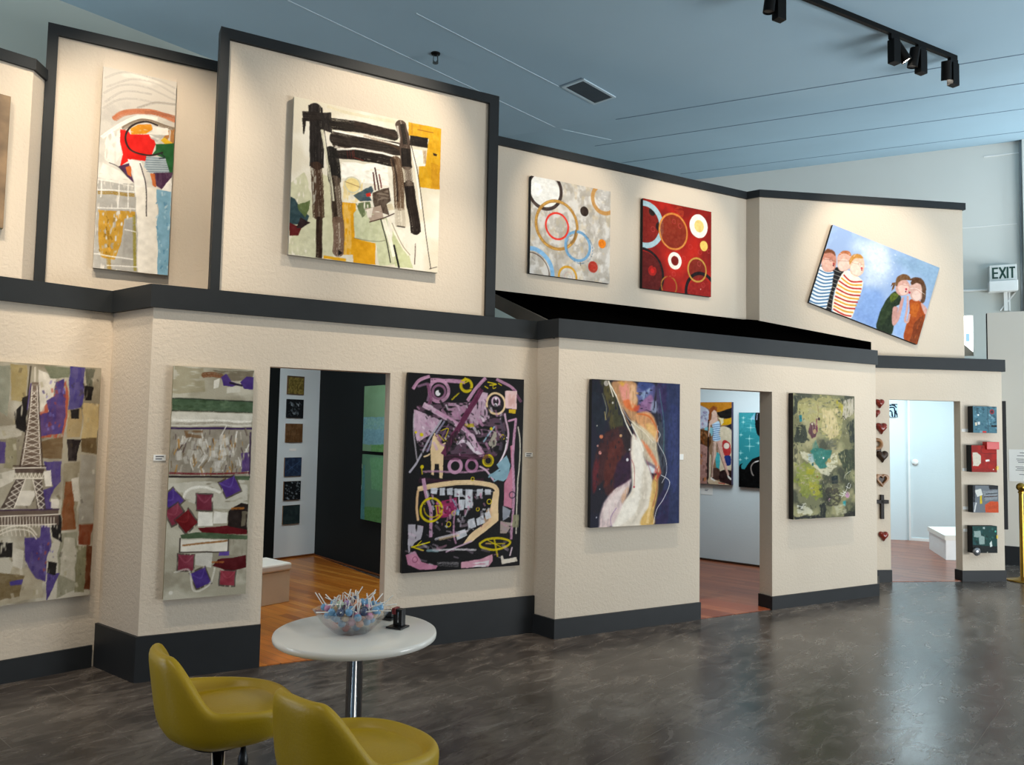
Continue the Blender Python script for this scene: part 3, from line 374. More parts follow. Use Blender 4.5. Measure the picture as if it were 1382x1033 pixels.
ARTS['pink_scrawl'] = ('0c0a0b', (215,330), [
('P','8d6580',[71,166,423,142,655,88,826,162,851,306,762,417,437,427,263,427,107,385,60,281],15,0.55,0.5,0,0),('P','c9a9bd',[55,187,166,206,279,236,205,311,89,354,60,271],8.6,0.95,0.1,0,0),
('P','a9839a',[335,150,494,136,480,233,339,225],8.6,0.85,0.3,0,0),('P','c9a9bd',[494,146,674,110,698,219,518,276],10.7,0.85,0.3,0,0),('C','b98aa6',[254,88],62.2,17.2,1,0.95,0.1),('C','8d5f7c',[254,93],40.8,12.9,1,0.9,0),
('C','d8d4d8',[246,98],15,0,1,1,0),('C','0c0a0b',[271,87],12.9,0,1,1,0),('L','b98aa6',[41,83,89,39,173,15],17.2,4.3,0.95,0.1),('L','b98aa6',[182,36,329,32,471,33],21.5,5.4,0.95,0.2),
('L','8f6a86',[74,71,175,58,162,143],15,5.4,0.8,0.3),('L','7c4a68',[158,53,187,132,147,175],17.2,5.4,0.9,0.2),('L','c9a9bd',[129,159,286,209,429,266,539,330,634,417],25.8,5.4,0.95,0.15),
('L','b98aa6',[233,189,483,277,651,406],15,4.3,0.9,0.2),('L','b98aa6',[651,5,562,68,493,130],19.3,4.3,0.95,0.1),('L','5a1f3e',[617,67,514,179,412,288,305,411],30,5.4,0.97,0.1),
('L','7a3058',[564,101,445,234,328,353],10.7,4.3,0.8,0.3),('P','c9a9bd',[581,79,673,88,657,132,584,134],6.4,0.95,0,0,0),('L','b98aa6',[743,8,858,38,926,70],15,4.3,0.9,0),('L','7a4a68',[897,59,976,125],15,4.3,0.8,0.2),
('C','dcbf94',[746,139],61.2,11.8,1,1,0),('C','1c1418',[746,136],47.2,0,1,0.7,0),('C','c9a9bd',[745,128],27.9,9.7,1,1,0),('C','e8e4ea',[746,147],9.7,0,1,1,0),('C','e8e4ea',[745,113],7.5,0,1,1,0),
('P','d9b8b8',[825,67,932,67,936,165,835,161],4.3,1,0,0,0),('P','c99a90',[850,83,917,87,916,154,863,150],4.3,0.6,0.3,0,0),('C','c9b400',[482,51],38.6,11.8,1,0.95,0.15),('C','c9b400',[482,51],27.9,5.4,1,0.8,0.3),
('L','c9b400',[469,11,497,27,462,39],5.4,1.1,1,0),('L','c9b400',[420,94,365,128],8.6,4.3,0.9,0.4),('L','c9b400',[670,27,745,36,689,43],6.4,2.1,1,0),('L','c9b400',[644,50,672,60],5.4,1.1,1,0),
('L','c9b400',[717,37,718,59,742,53],4.3,1.1,1,0),('L','c9b400',[763,30,792,40],4.3,1.1,1,0),('P','c9a818',[864,166,930,165,925,188,864,185],3.2,1,0,0,0),('L','a9a4b0',[279,236,189,332,94,448,39,500],10.7,3.2,0.95,0.1),
('L','8f8aa0',[305,241,223,327,175,396],9.7,3.2,0.9,0.2),('L','7a5a78',[340,257,283,332],8.6,3.2,0.8,0),('L','b9b0b8',[56,208,62,312,93,438],7.5,2.1,0.8,0.3),
('P','dcbf94',[219,316,256,311,279,353,311,364,306,533,282,531,273,459,238,459,233,517,212,511,200,385],4.3,1,0,0,0),('L','dcbf94',[230,306,243,374],7.5,2.1,1,0),('L','dcbf94',[193,411,177,417,151,422],8.6,2.1,1,0),
('L','dcbf94',[285,364,319,353],8.6,2.1,1,0),('C','c9b800',[124,314],9.7,0,1,1,0),('C','c9b800',[78,302],6.4,0,1,1,0),('L','c9b400',[129,469,139,511],4.3,1.1,1,0),('C','c9b400',[134,474],9.7,0,1,1,0),
('L','c9b400',[281,289,341,278,318,332,345,342],4.3,1.1,1,0),('L','c9b400',[265,311,310,342],4.3,1.1,1,0),('L','c9b400',[378,310,415,342],3.2,1.1,1,0),('P','b8a41a',[478,250,562,248,563,267,479,268],2.1,0.85,0.3,0,0),
('L','d9cad6',[415,352,486,341,560,384,652,417],17.2,5.4,0.95,0.15),('L','c9a9bd',[432,331,538,308,577,362],19.3,5.4,0.9,0.2),('L','86a3b4',[737,263,683,307,648,340],8.6,2.1,1,0),
('P','a9a394',[685,351,755,262,760,362,724,378],6.4,0.9,0.15,0,0),('L','c9a9bd',[827,195,866,295,845,383,783,461],11.8,3.2,0.95,0),('L','e4dfe4',[852,317,836,395,783,461],6.4,2.1,1,0),
('L','4a4050',[791,218,822,295,798,384],17.2,5.4,0.8,0.3),('C','c9b400',[690,441],34.3,10.7,1,0.95,0.1),('C','c9b400',[690,441],21.5,4.3,1,0.8,0),('C','c9b400',[814,317],15,4.3,1,1,0),('C','c9b400',[709,274],8.6,0,1,1,0),
('C','b98aa6',[409,470],42.9,18.2,1,1,0),('C','a06a8c',[549,465],38.6,15,1,1,0),('L','b98aa6',[147,500,266,496,441,502,692,488],10.7,4.3,0.8,0.3),('L','4a1a34',[314,427,689,417],27.9,8.6,0.7,0.4),
('L','3a1428',[116,537,443,556,658,542],23.6,8.6,0.8,0.3),('L','c9a9bd',[618,471,674,493,750,548],9.7,3.2,1,0),('P','80a4b4',[856,411,892,461,880,527,834,549,750,537,693,515,803,494,765,461],5.4,1,0,0,0),
('L','80a4b4',[803,483,703,526],10.7,3.2,1,0),('L','80a4b4',[842,516,750,548],9.7,3.2,1,0),('P','b9748c',[882,361,919,350,920,583,916,694,840,681,844,560,906,472],6.4,1,0,0,0),
('L','b98aa6',[932,216,912,406,931,606,914,859],15,4.3,0.95,0.1),('L','d8d2c4',[954,260,978,383,960,606,960,827],7.5,3.2,0.9,0.2),('L','b98aa6',[866,228,932,216],10.7,3.2,1,0),('C','2a2438',[916,622],19.3,4.3,1,1,0),
('P','9aa0ac',[831,681,907,705,890,737,834,758],5.4,0.9,0,0,0),('P','c2b0a8',[816,757,929,771,875,825,819,823],6.4,0.8,0.2,0,0),('P','8c8a6c',[927,727,984,729,978,795,920,793],6.4,0.9,0.2,0,0),
('L','dcbf94',[110,583,236,569,443,556,604,558,761,581,773,647,760,756],25.8,4.3,1,0),('L','cfa97e',[110,594,103,677,118,739],12.9,3.2,1,0),
('P','dcbf94',[743,603,790,604,797,757,689,808,565,863,494,866,545,825,705,755],5.4,1,0,0,0),('P','d8b08a',[684,700,738,690,723,766,635,817],10.7,0.7,0.3,0,0),('L','b98ca8',[149,532,179,616,217,700,223,826],18.2,4.3,0.95,0.1),
('P','cdd0d8',[211,580,270,580,263,612,212,606],4.3,0.95,0.1,0,0),('P','cdd0d8',[288,581,331,581,333,618,290,618],4.3,0.95,0.1,0,0),('P','cdd0d8',[348,585,392,582,394,619,350,616],4.3,0.95,0.1,0,0),
('P','cdd0d8',[406,587,471,588,479,626,408,628],4.3,0.95,0.1,0,0),('P','cdd0d8',[498,589,561,590,565,686,503,685],4.3,0.95,0.1,0,0),('P','cdd0d8',[597,590,651,589,647,623,598,622],4.3,0.95,0.1,0,0),
('P','cdd0d8',[669,591,724,592,720,622,671,621],4.3,0.95,0.1,0,0),('P','cdd0d8',[524,750,586,735,606,784,544,799],4.3,0.95,0.1,0,0),('P','cdd0d8',[604,741,658,726,678,765,615,779],4.3,0.95,0.1,0,0),
('P','cdd0d8',[666,716,711,706,731,739,686,749],4.3,0.95,0.1,0,0),('P','cdd0d8',[429,806,508,792,527,825,440,849],4.3,0.95,0.1,0,0),('P','cdd0d8',[447,641,501,642,494,696,450,695],4.3,0.95,0.1,0,0),
('L','b8bcc8',[211,585,734,603],6.4,3.2,0.6,0.4),('L','e6e6ea',[445,599,449,663],5.4,2.1,1,0),('L','d0d0d6',[482,621,537,664,505,728],8.6,4.3,0.8,0.3),('P','8c1f50',[257,654,429,630,433,705,356,730,261,738],6.4,0.95,0.15,0,0),
('P','a82a5c',[266,670,344,666,346,719,269,728],5.4,0.8,0.2,0,0),('C','c9b400',[221,690],64.4,11.8,1,0.95,0.1),('C','c9b400',[233,680],51.5,6.4,1,0.8,0.3),('L','c9b400',[258,670,269,717],5.4,1.1,1,0),
('L','c9b400',[284,670,291,718],5.4,1.1,1,0),('L','c9b400',[249,671,306,668],4.3,1.1,1,0),('L','c9b400',[260,718,312,717],4.3,1.1,1,0),('C','c9b400',[407,710],12.9,4.3,1,1,0),('C','c9b400',[370,767],13.9,4.3,1,1,0),
('C','c9b400',[709,657],15,4.3,1,1,0),('C','c9b400',[611,693],10.7,4.3,1,1,0),('C','c9b400',[558,536],10.7,4.3,1,1,0),('L','b98aa6',[415,694,412,811,432,864],9.7,3.2,0.85,0.2),('L','7a9ab0',[395,640,451,705],6.4,2.1,1,0),
('P','7aa0b8',[424,694,459,695,451,721,425,721],3.2,0.9,0,0,0),('P','b9b2bc',[36,758,162,772,148,833,99,852,52,902,39,820],7.5,0.9,0.2,0,0),('L','d8d0d8',[267,837,456,812,526,803],12.9,4.3,0.8,0.3),
('L','dcbf94',[301,839,456,823],10.7,4.3,0.7,0.4),('L','c9a9bd',[356,904,477,876,565,858],8.6,3.2,0.9,0),('L','d6d0d4',[202,892,390,894,603,902],9.7,3.2,0.85,0.3),('L','5f7a80',[202,892,287,896],12.9,3.2,0.9,0),
('P','b97a94',[28,911,101,894,154,947,291,974,274,989,139,983,47,958],6.4,1,0,0,0),('L','c9909c',[77,913,138,957],4.3,1.1,0.6,0),('C','7a3a58',[103,935],15,3.2,1,1,0),('L','c9b800',[75,872,216,851],6.4,2.1,1,0),
('L','c9b800',[83,872,168,891],6.4,2.1,1,0),('L','c9b800',[108,868,149,844],4.3,1.1,1,0),('L','c9b400',[637,871,709,850,820,850,905,870,878,893,767,908,656,891,637,871],11.8,3.2,0.95,0.1),
('L','c9b400',[692,873,858,879],6.4,2.1,0.8,0),('L','c9b400',[764,854,796,942],9.7,3.2,0.9,0.2),('L','c9b400',[709,858,822,894],4.3,1.1,1,0),('P','c48fa0',[481,961,641,952,750,929,755,968,716,993,483,993],6.4,1,0,0,0),
('P','d8d4d8',[579,971,723,961,716,995,580,992],5.4,0.9,0.2,0,0),('L','a8a4a8',[282,963,464,971],23.6,6.4,0.6,0.5),('P','cfc6b8',[824,943,843,939,853,961,966,954,976,977,835,987],4.3,1,0,0,0),
('L','d9c0cc',[925,903,908,941],8.6,3.2,0.9,0),('S',['b98aa6','d8ccd4','5a1f3e','0c0a0b'],[78,155,823,106,762,417,142,406],70,5.4,21.5,50,81,2.5,0.8),
('S',['0c0a0b','e0dce0','6a2a4a'],[135,594,716,613,688,797,164,824],40,5.4,19.3,40,82,2,0.8),('S',['c9a6bc','b07e9c','8a5878','ded0da'],[62,166,423,148,673,99,847,228,835,361,651,406,347,385,106,364],60,15,47.2,55,83,3.2,0.8),
('S',['dcdce2','b9b2be','c98aa6'],[170,605,735,614,722,733,509,814,351,809,208,700],45,10.7,32.2,80,84,2.4,0.7),('S',['c9b0c0','9a8a98','d8ccd4','c08aa0'],[44,758,926,716,995,972,55,964],40,15,53.7,15,85,4,0.6),
('S',['0c0a0b'],[62,156,862,139,837,406,92,406],26,15,47.2,60,86,3,0.8),('L','5a1f3e',[617,67,514,179,412,288,305,411],27.9,5.4,0.97,0.1),('P','0c0a0b',[319,342,429,277,484,298,399,385,322,406],10.7,0.55,0.3,0,0),])
ARTS['white_dancer'] = ('120e1c', (180,280), [
('N','1a1c38',0.35,3,6,91,0.5),('P','1d2850',[730,4,1004,0,1000,1000,734,992,835,633,791,317],8.6,0.98,0.1,1,7.5),('P','2a356a',[862,206,972,204,974,700,892,721],26.7,0.6,0.3,1,7.5),
('P','2a1646',[730,4,830,6,825,196,770,154],15,0.8,0.2,1,7.5),('P','231540',[748,807,865,765,861,996,716,992],12.8,0.8,0.2,1,7.5),('P','3c3a1c',[95,10,212,22,316,228,352,323,234,356,182,221],17.1,0.9,0.2,1,7.5),
('P','54481e',[128,24,195,53,233,272,285,334,217,346,147,169],17.1,0.7,0.3,1,7.5),('P','0c1622',[22,28,113,87,150,305,35,348],17.1,0.8,0.2,1,7.5),
('P','3c1414',[135,378,301,323,439,375,428,684,192,787,123,691,42,753,38,545],15,0.95,0.15,1,7.5),('P','561c10',[186,461,337,407,290,608,141,733],17.1,0.85,0.2,1,7.5),
('P','62141e',[31,576,88,545,66,732,26,763],10.7,0.8,0.2,1,7.5),('P','26062a',[305,545,433,502,428,684,258,735,273,608],17.1,0.9,0.1,1,7.5),('P','1a1016',[301,323,422,364,441,449,407,503,320,397],10.7,0.7,0,1,7.5),
('P','c08d5e',[220,11,484,12,504,161,472,300,367,217,264,114],8.6,0.98,0.1,1,7.5),('P','dc8e80',[296,40,398,26,435,141,367,174],10.7,0.9,0.2,1,7.5),('P','d4682c',[340,143,417,131,505,182,462,209,384,190],8.6,0.9,0.2,1,7.5),
('P','d2a03a',[287,3,364,16,330,44],6.4,0.9,0,0,7.5),('P','e0b48a',[407,47,467,34,486,140,435,183],10.7,0.8,0.2,1,7.5),('P','565a8e',[501,22,695,16,680,124,609,158,513,160],12.8,0.95,0.2,1,7.5),
('P','8a6088',[522,160,661,92,664,210,575,218,505,209],10.7,0.95,0.15,1,7.5),('P','8aa0bc',[538,85,642,39,608,104,556,127],8.6,0.8,0.3,1,7.5),('P','2a3a70',[510,6,677,6,642,39,555,63],10.7,0.9,0.2,1,7.5),
('P','40345c',[678,49,767,35,790,262,717,209],10.7,0.7,0.2,1,7.5),('P','c04a2c',[461,188,522,165,514,203,471,209],6.4,0.9,0,1,7.5),('P','9aa8c0',[662,146,715,123,735,209,664,210],8.6,0.7,0.3,1,7.5),
('P','d99c66',[488,225,646,216,719,285,748,371,731,426,614,373,507,299],8.6,0.97,0.1,1,7.5),('L','c8662a',[506,227,611,235,683,275,738,350],12.8,4.3,0.9,0.2),('P','e2b46a',[595,298,701,307,721,383,668,394],10.7,0.8,0.2,1,7.5),
('P','3d4450',[735,220,809,294,833,545,800,676,744,632,757,393],15,0.8,0.2,1,7.5),('L','3f7a80',[749,46,809,294,805,502],7.5,4.3,0.6,0.3),
('P','d2c2a2',[437,279,542,309,703,394,741,502,762,632,690,610,599,481,509,395],8.6,0.95,0.1,1,7.5),('P','cdbba0',[563,448,688,502,744,611,691,632,600,556],8.6,0.9,0.1,1,7.5),
('P','dc7c4e',[544,406,651,470,743,578,781,643,744,632,653,524],6.4,0.95,0.15,1,7.5),('P','6a5a70',[582,545,707,589,726,632,618,578],6.4,0.8,0.2,1,7.5),('P','d9e0e6',[618,583,717,616,709,643,637,632],5.3,0.9,0,1,6.2),
('P','e4d8c6',[439,375,518,395,571,448,591,545,655,632,692,719,677,838,592,999,221,993,345,842,446,737,434,545],6.4,1,0,1,7.5),
('P','f0e8da',[457,406,527,427,575,610,569,761,485,910,314,996,229,988,362,832,481,738],12.8,0.85,0.1,1,7.5),('P','c9bca8',[566,631,621,696,589,858,451,984,519,867],15,0.7,0.2,1,7.5),
('P','dbc4c0',[95,984,126,859,242,756,394,694,445,684,362,832,229,993,79,999],6.4,0.98,0.1,1,7.5),('P','e6d6d0',[143,870,276,767,377,737,277,862,161,965],15,0.8,0.2,1,7.5),
('P','d8a880',[344,779,429,716,396,790,345,842],8.6,0.7,0.3,1,7.5),('P','d8ac5c',[683,697,745,654,739,807,697,915,707,997,539,992,642,859],8.6,0.97,0.1,1,7.5),('L','a85a3a',[735,632,729,763,687,871],8.6,3.2,0.8,0.3),
('L','e8c88c',[659,838,627,989],19.2,5.3,0.8,0.3),('P','c83c2c',[725,589,780,633,745,676,692,686],6.4,0.7,0.3,1,7.5),('L','b04a50',[609,545,673,654,728,698],4.3,2.1,0.7,0),
('L','ece4d2',[178,12,281,135,369,280,439,375],9.6,5.3,0.97,0.1),('L','f4ecdc',[263,104,385,248,455,289,578,352,686,426],5.3,4.3,0.6,0.2),('L','e8dccc',[178,12,204,64,230,115],7.5,3.2,1,0),
('L','c89a6a',[272,114,359,238,421,311],9.6,4.3,0.7,0.3),('C','a8a098',[153,26],19.2,0,1,0.9,0.2),('L','f4ecdc',[438,300,518,395,572,481],12.8,4.3,0.8,0),('L','b0524a',[456,343,492,406],3.2,2.1,0.7,0),
('L','b04848',[443,545,475,609,472,732],4.3,1.6,0.9,0),('C','b83c4c',[472,732],7.5,0,1,1,0),('L','f0ecec',[738,339,766,371,740,426,823,523,844,633,791,709],3.7,1.6,0.9,0.1),
('L','f4f0f0',[781,654,882,705,812,819,732,894,698,991],4.3,1.6,0.95,0),('L','e0d8d8',[737,306,704,426],3.2,1.1,0.7,0),('C','d8d0c8',[226,157],7.5,0,1,0.95,0.1),('C','e0dce0',[394,545],10.7,0,1,0.95,0.1),
('C','d8d4d8',[419,476],7.5,0,1,0.95,0.1),('C','d07a52',[107,389],15,0,1,0.95,0.1),('C','d89084',[95,498],12.8,0,1,0.95,0.1),('C','c09468',[319,381],10.7,0,1,0.95,0.1),('C','c08478',[70,451],7.5,0,1,0.95,0.1),
('C','c8c8d0',[99,743],4.3,0,1,0.95,0.1),('C','c0c0c8',[69,931],5.3,0,1,0.95,0.1),('C','a8a8a0',[59,316],5.3,0,1,0.95,0.1),('L','d8c8c0',[242,761,292,735,259,788],4.3,2.1,1,0),
('L','8a8a6c',[113,98,156,190,149,273],8.6,4.3,0.7,0.3),('L','a08a50',[140,222,158,273],7.5,3.2,0.8,0),('L','7a4a9a',[229,993,220,935,278,873],4.3,2.1,0.6,0),
('S',['2a1a30','101830','0c1018','3a1c20'],[35,358,118,357,127,901,37,961],30,6.4,21.4,80,92,2,0.6),])
ARTS['green_garden'] = ('6f6c4a', (150,280), [
('N','b0a67c',0.8,4,6,101,0.5),('N','2c3026',0.8,4,6,102,0.52),('N','8c8a62',0.6,9,12,103,0.55),('P','a59c62',[108,67,403,19,729,24,816,121,793,307,682,416,552,362,423,309,254,235,66,173],61.3,0.75,0.3,0,4.3),
('P','cdb98a',[446,137,684,112,727,307,574,373,445,277],51.6,0.8,0.3,0,4.3),('P','a89a1e',[685,36,816,99,794,154,728,133],32.3,0.8,0.3,0,4.3),('P','c2b6a4',[795,45,984,20,983,152,838,198,794,133],37.6,0.8,0.3,0,4.3),
('P','222820',[4,26,108,24,86,152,3,185],32.3,0.85,0.3,0,4.3),('P','20261c',[13,258,169,257,232,363,148,406,13,385],41.9,0.9,0.25,0,4.3),('P','1c241c',[882,252,994,196,997,383,903,394],32.3,0.85,0.3,0,4.3),
('P','2f3826',[704,492,981,427,992,592,879,667,791,623],41.9,0.9,0.25,0,4.3),('P','1c1e18',[2,406,64,416,85,554,12,553],28,0.6,0.4,0,4.3),('P','7d862f',[64,554,294,566,443,684,463,824,293,842,84,765,22,680],51.6,0.75,0.35,0,4.3),
('P','a09c2a',[220,586,326,608,294,651,210,639],20.4,0.9,0.2,0,4.3),('P','a09a2e',[241,703,400,727,421,802,293,821],32.3,0.75,0.3,0,4.3),
('P','cbc4a8',[106,459,231,469,337,555,508,599,616,492,704,470,681,590,550,664,421,641,252,555,147,522],28,0.85,0.2,0,4.3),
('P','236c62',[263,459,359,384,401,438,617,459,595,503,508,556,551,589,411,598,326,534],18.3,0.97,0.08,0,4.3),('P','3c7c70',[369,470,508,459,486,545,390,555],23.7,0.6,0.3,0,4.3),
('P','68806a',[295,395,380,384,380,438,295,438],23.7,0.8,0.3,0,4.3),('P','90acb6',[221,491,316,480,337,555,252,555],23.7,0.7,0.3,0,4.3),('C','dcdcd8',[476,515],8.6,0,1,1,0),('C','a89058',[573,535],21.5,0,1,0.9,0.3),
('C','20524e',[305,568],11.8,0,1,1,0),('P','4c2030',[232,310,254,246,328,224,391,266,370,352,285,358],18.3,0.9,0.2,0,4.3),('L','6c1c3c',[370,202,380,309],15.1,5.4,0.8,0.3),('C','b4946c',[338,304],19.4,0,1,0.9,0.2),
('C','c8c0a8',[296,243],8.6,0,1,1,0),('C','3a1c20',[407,202],12.9,0,1,1,0),('L','5a3a30',[382,84,392,191],15.1,8.6,0.5,0.5),('P','1c7c86',[90,178,138,173,138,226,103,231],3.2,1,0,0,0),('C','0e4048',[117,200],8.6,4.3,1,1,0),
('L','28241c',[772,193,805,171,849,197],6.5,3.2,0.9,0),('P','5a5a4c',[509,373,705,351,682,459,530,427],32.3,0.7,0.4,0,4.3),('P','122022',[605,665,703,655,713,720,615,724],8.6,1,0,0,4.3),
('P','1a1e1c',[409,887,506,868,505,986,420,995],23.7,0.9,0.2,0,4.3),('P','1c1e1e',[0,974,250,974,462,985,505,1007,0,1000],18.3,0.9,0.2,0,4.3),('P','201e1c',[811,961,994,954,998,1003,811,1004],23.7,0.8,0.3,0,4.3),
('P','2a2622',[507,771,724,753,767,873,571,923,506,868],41.9,0.7,0.4,0,4.3),('P','4c4438',[550,686,769,666,768,775,550,793],41.9,0.5,0.5,0,4.3),('C','c08cae',[867,820],25.8,0,1,0.9,0.2),('C','c498a8',[571,856],12.9,0,1,0.8,0.2),
('P','2f8a8c',[789,873,845,869,833,907,794,906],5.4,1,0,0,3.6),('L','e6e2d8',[790,808,845,787,879,733,901,724],4.3,1.6,0.95,0),('L','e6e2d8',[757,802,834,820],4.3,1.6,0.95,0),('L','e6e2d8',[790,786,856,809],4.3,1.6,0.95,0),
('L','e6e2d8',[845,749,901,766,923,734],4.3,1.6,0.95,0),('L','e6e2d8',[724,818,834,830],4.3,1.6,0.95,0),('L','e6e2d8',[768,840,834,798],4.3,1.6,0.95,0),('L','d8d4c4',[813,689,835,656,924,624],4.3,2.2,0.8,0),
('P','d2ceb8',[42,880,188,872,292,949,271,975,83,965],37.6,0.7,0.4,0,4.3),('P','b9b49a',[636,903,811,895,855,962,679,979],32.3,0.6,0.4,0,4.3),('L','e2e0d4',[62,891,146,903,114,913,167,883],5.4,2.2,0.8,0),
('C','8a5a2a',[374,668],9.7,0,1,0.9,0.3),('S',['c9c08a','1f241c','8a8e3a','b8b29a','444a34','d6cdb4','5c5a40'],[4,26,995,20,993,987,4,984],230,5.4,18.3,70,104,2,0.6),
('S',['1a2018','2c3a24','11160f'],[4,26,150,24,190,416,6,553],40,6.5,21.5,80,105,2,0.7),('S',['1c221a','2a3426','55603c'],[726,416,993,405,995,713,768,732],40,6.5,21.5,80,106,2,0.7),
('S',['cfc8a4','2a2c24','a8a458','746f50','d9d2bc','3c4434'],[4,26,995,20,993,987,4,984],260,4.3,17.2,60,107,5,0.6),('S',['d6c9a4','c2ae86','b9b070'],[108,67,795,34,793,362,402,320,107,194],60,8.6,28,70,108,2.2,0.45),
('S',['96922f','7a803a','b5b06c'],[64,554,294,566,443,684,463,824,84,807],50,8.6,23.7,50,109,2,0.55),])
ARTS['swimsuit_collage'] = ('8a6a50', (90,150), [
('P','b9771c',[0,-4,1000,0,998,72,722,126,445,59,0,10],5.6,1,0,0,0),('P','17130f',[699,133,998,72,995,192,789,205],5.6,1,0,0,0),('P','c9960f',[766,219,995,192,993,270,799,283],5.6,1,0,0,0),
('P','20202a',[787,318,993,263,991,341,832,340],5.6,1,0,0,0),('P','cfbfa4',[764,318,991,341,996,585,978,827,776,827,736,585],7,1,0,1,0),('P','b8bccb',[0,10,445,59,560,146,558,289,0,357],8.4,1,0,1,0),
('S',['8a90a8','d8a8b4','7a6a8c','c8ccd8'],[376,43,561,74,557,345,372,359],36,14.1,36.6,60,111,1.8,0.8),('P','7fb4bc',[465,316,626,317,625,402,533,416],7,1,0,1,0),('P','5f3a1c',[0,357,557,360,554,557,370,641,0,640],11.3,1,0,1,0),
('S',['8a4a20','2a1a14','b0764a'],[372,359,557,374,531,585,370,599],24,16.9,47.8,70,112,2,0.8),('P','a87c72',[0,584,531,557,536,1000,0,1000],11.3,1,0,1,0),
('S',['c09088','7a5048','b86a30','3a2420'],[370,584,542,585,536,986,371,987],26,19.7,50.6,80,113,2,0.8),('L','100c0c',[547,217,536,997],18.3,2.8,1,0),('L','cfc6a8',[585,641,574,997],18.3,2.8,1,0),
('P','3fa0a6',[678,627,769,641,765,807,708,821],7,1,0,1,0),('P','b03030',[817,487,875,460,964,502,984,585,938,655,848,627],7,1,0,1,0),('C','e2d0c0',[900,530],36.6,0,1,1,0),
('P','1e3070',[859,655,971,648,980,751,868,752],7,1,0,1,0),('P','4c342c',[618,821,754,807,785,917,638,945],8.4,1,0,1,0),('P','2a1818',[787,834,1000,827,1000,1000,929,1000,773,958],8.4,1,0,1,0),
('P','c9b092',[571,917,751,958,951,1000,570,1000],7,1,0,1,0),('L','a02c24',[750,978,862,984],11.3,4.2,1,0),('P','cfae9c',[635,487,704,473,701,641,641,779,639,910,605,917,616,696],5.6,1,0,0,0),
('P','cfa494',[704,473,795,466,858,669,954,875,920,896,801,696,736,585],5.6,1,0,0,0),('L','3a2018',[646,501,631,696,605,904],4.2,1.4,1,0),('L','3a2018',[715,501,791,669,920,889],4.2,1.4,1,0),
('P','ece4dc',[598,910,695,951,672,961,598,938],4.2,1,0,0,0),('P','ece4dc',[914,875,998,916,986,936,931,909],4.2,1,0,0,0),('P','b8d0e2',[627,261,743,233,776,283,751,389,789,445,738,473,635,466,649,360,622,303],7,1,0,1,0),
('L','41649a',[632,282,776,269],7,1.4,1,0),('L','41649a',[631,308,776,294],7,1.4,1,0),('L','41649a',[631,333,775,320],7,1.4,1,0),('L','41649a',[630,359,775,345],7,1.4,1,0),('L','41649a',[630,384,774,371],7,1.4,1,0),
('L','41649a',[629,409,774,396],7,1.4,1,0),('L','41649a',[629,435,773,421],7,1.4,1,0),('L','41649a',[629,460,773,447],7,1.4,1,0),('P','d8b09c',[630,125,710,133,731,233,650,261,581,282,560,430,542,416,554,260,605,204],4.2,1,0,0,0),
('C','d8b4a0',[653,132],30.9,0,1,1,0),('P','8c4a22',[548,174,561,89,643,49,718,69,704,119,653,97,606,132,594,218,554,246],5.6,1,0,0,0),('P','ddcfa4',[721,190,835,198,845,248,799,283,777,219],5.6,1,0,0,0),])
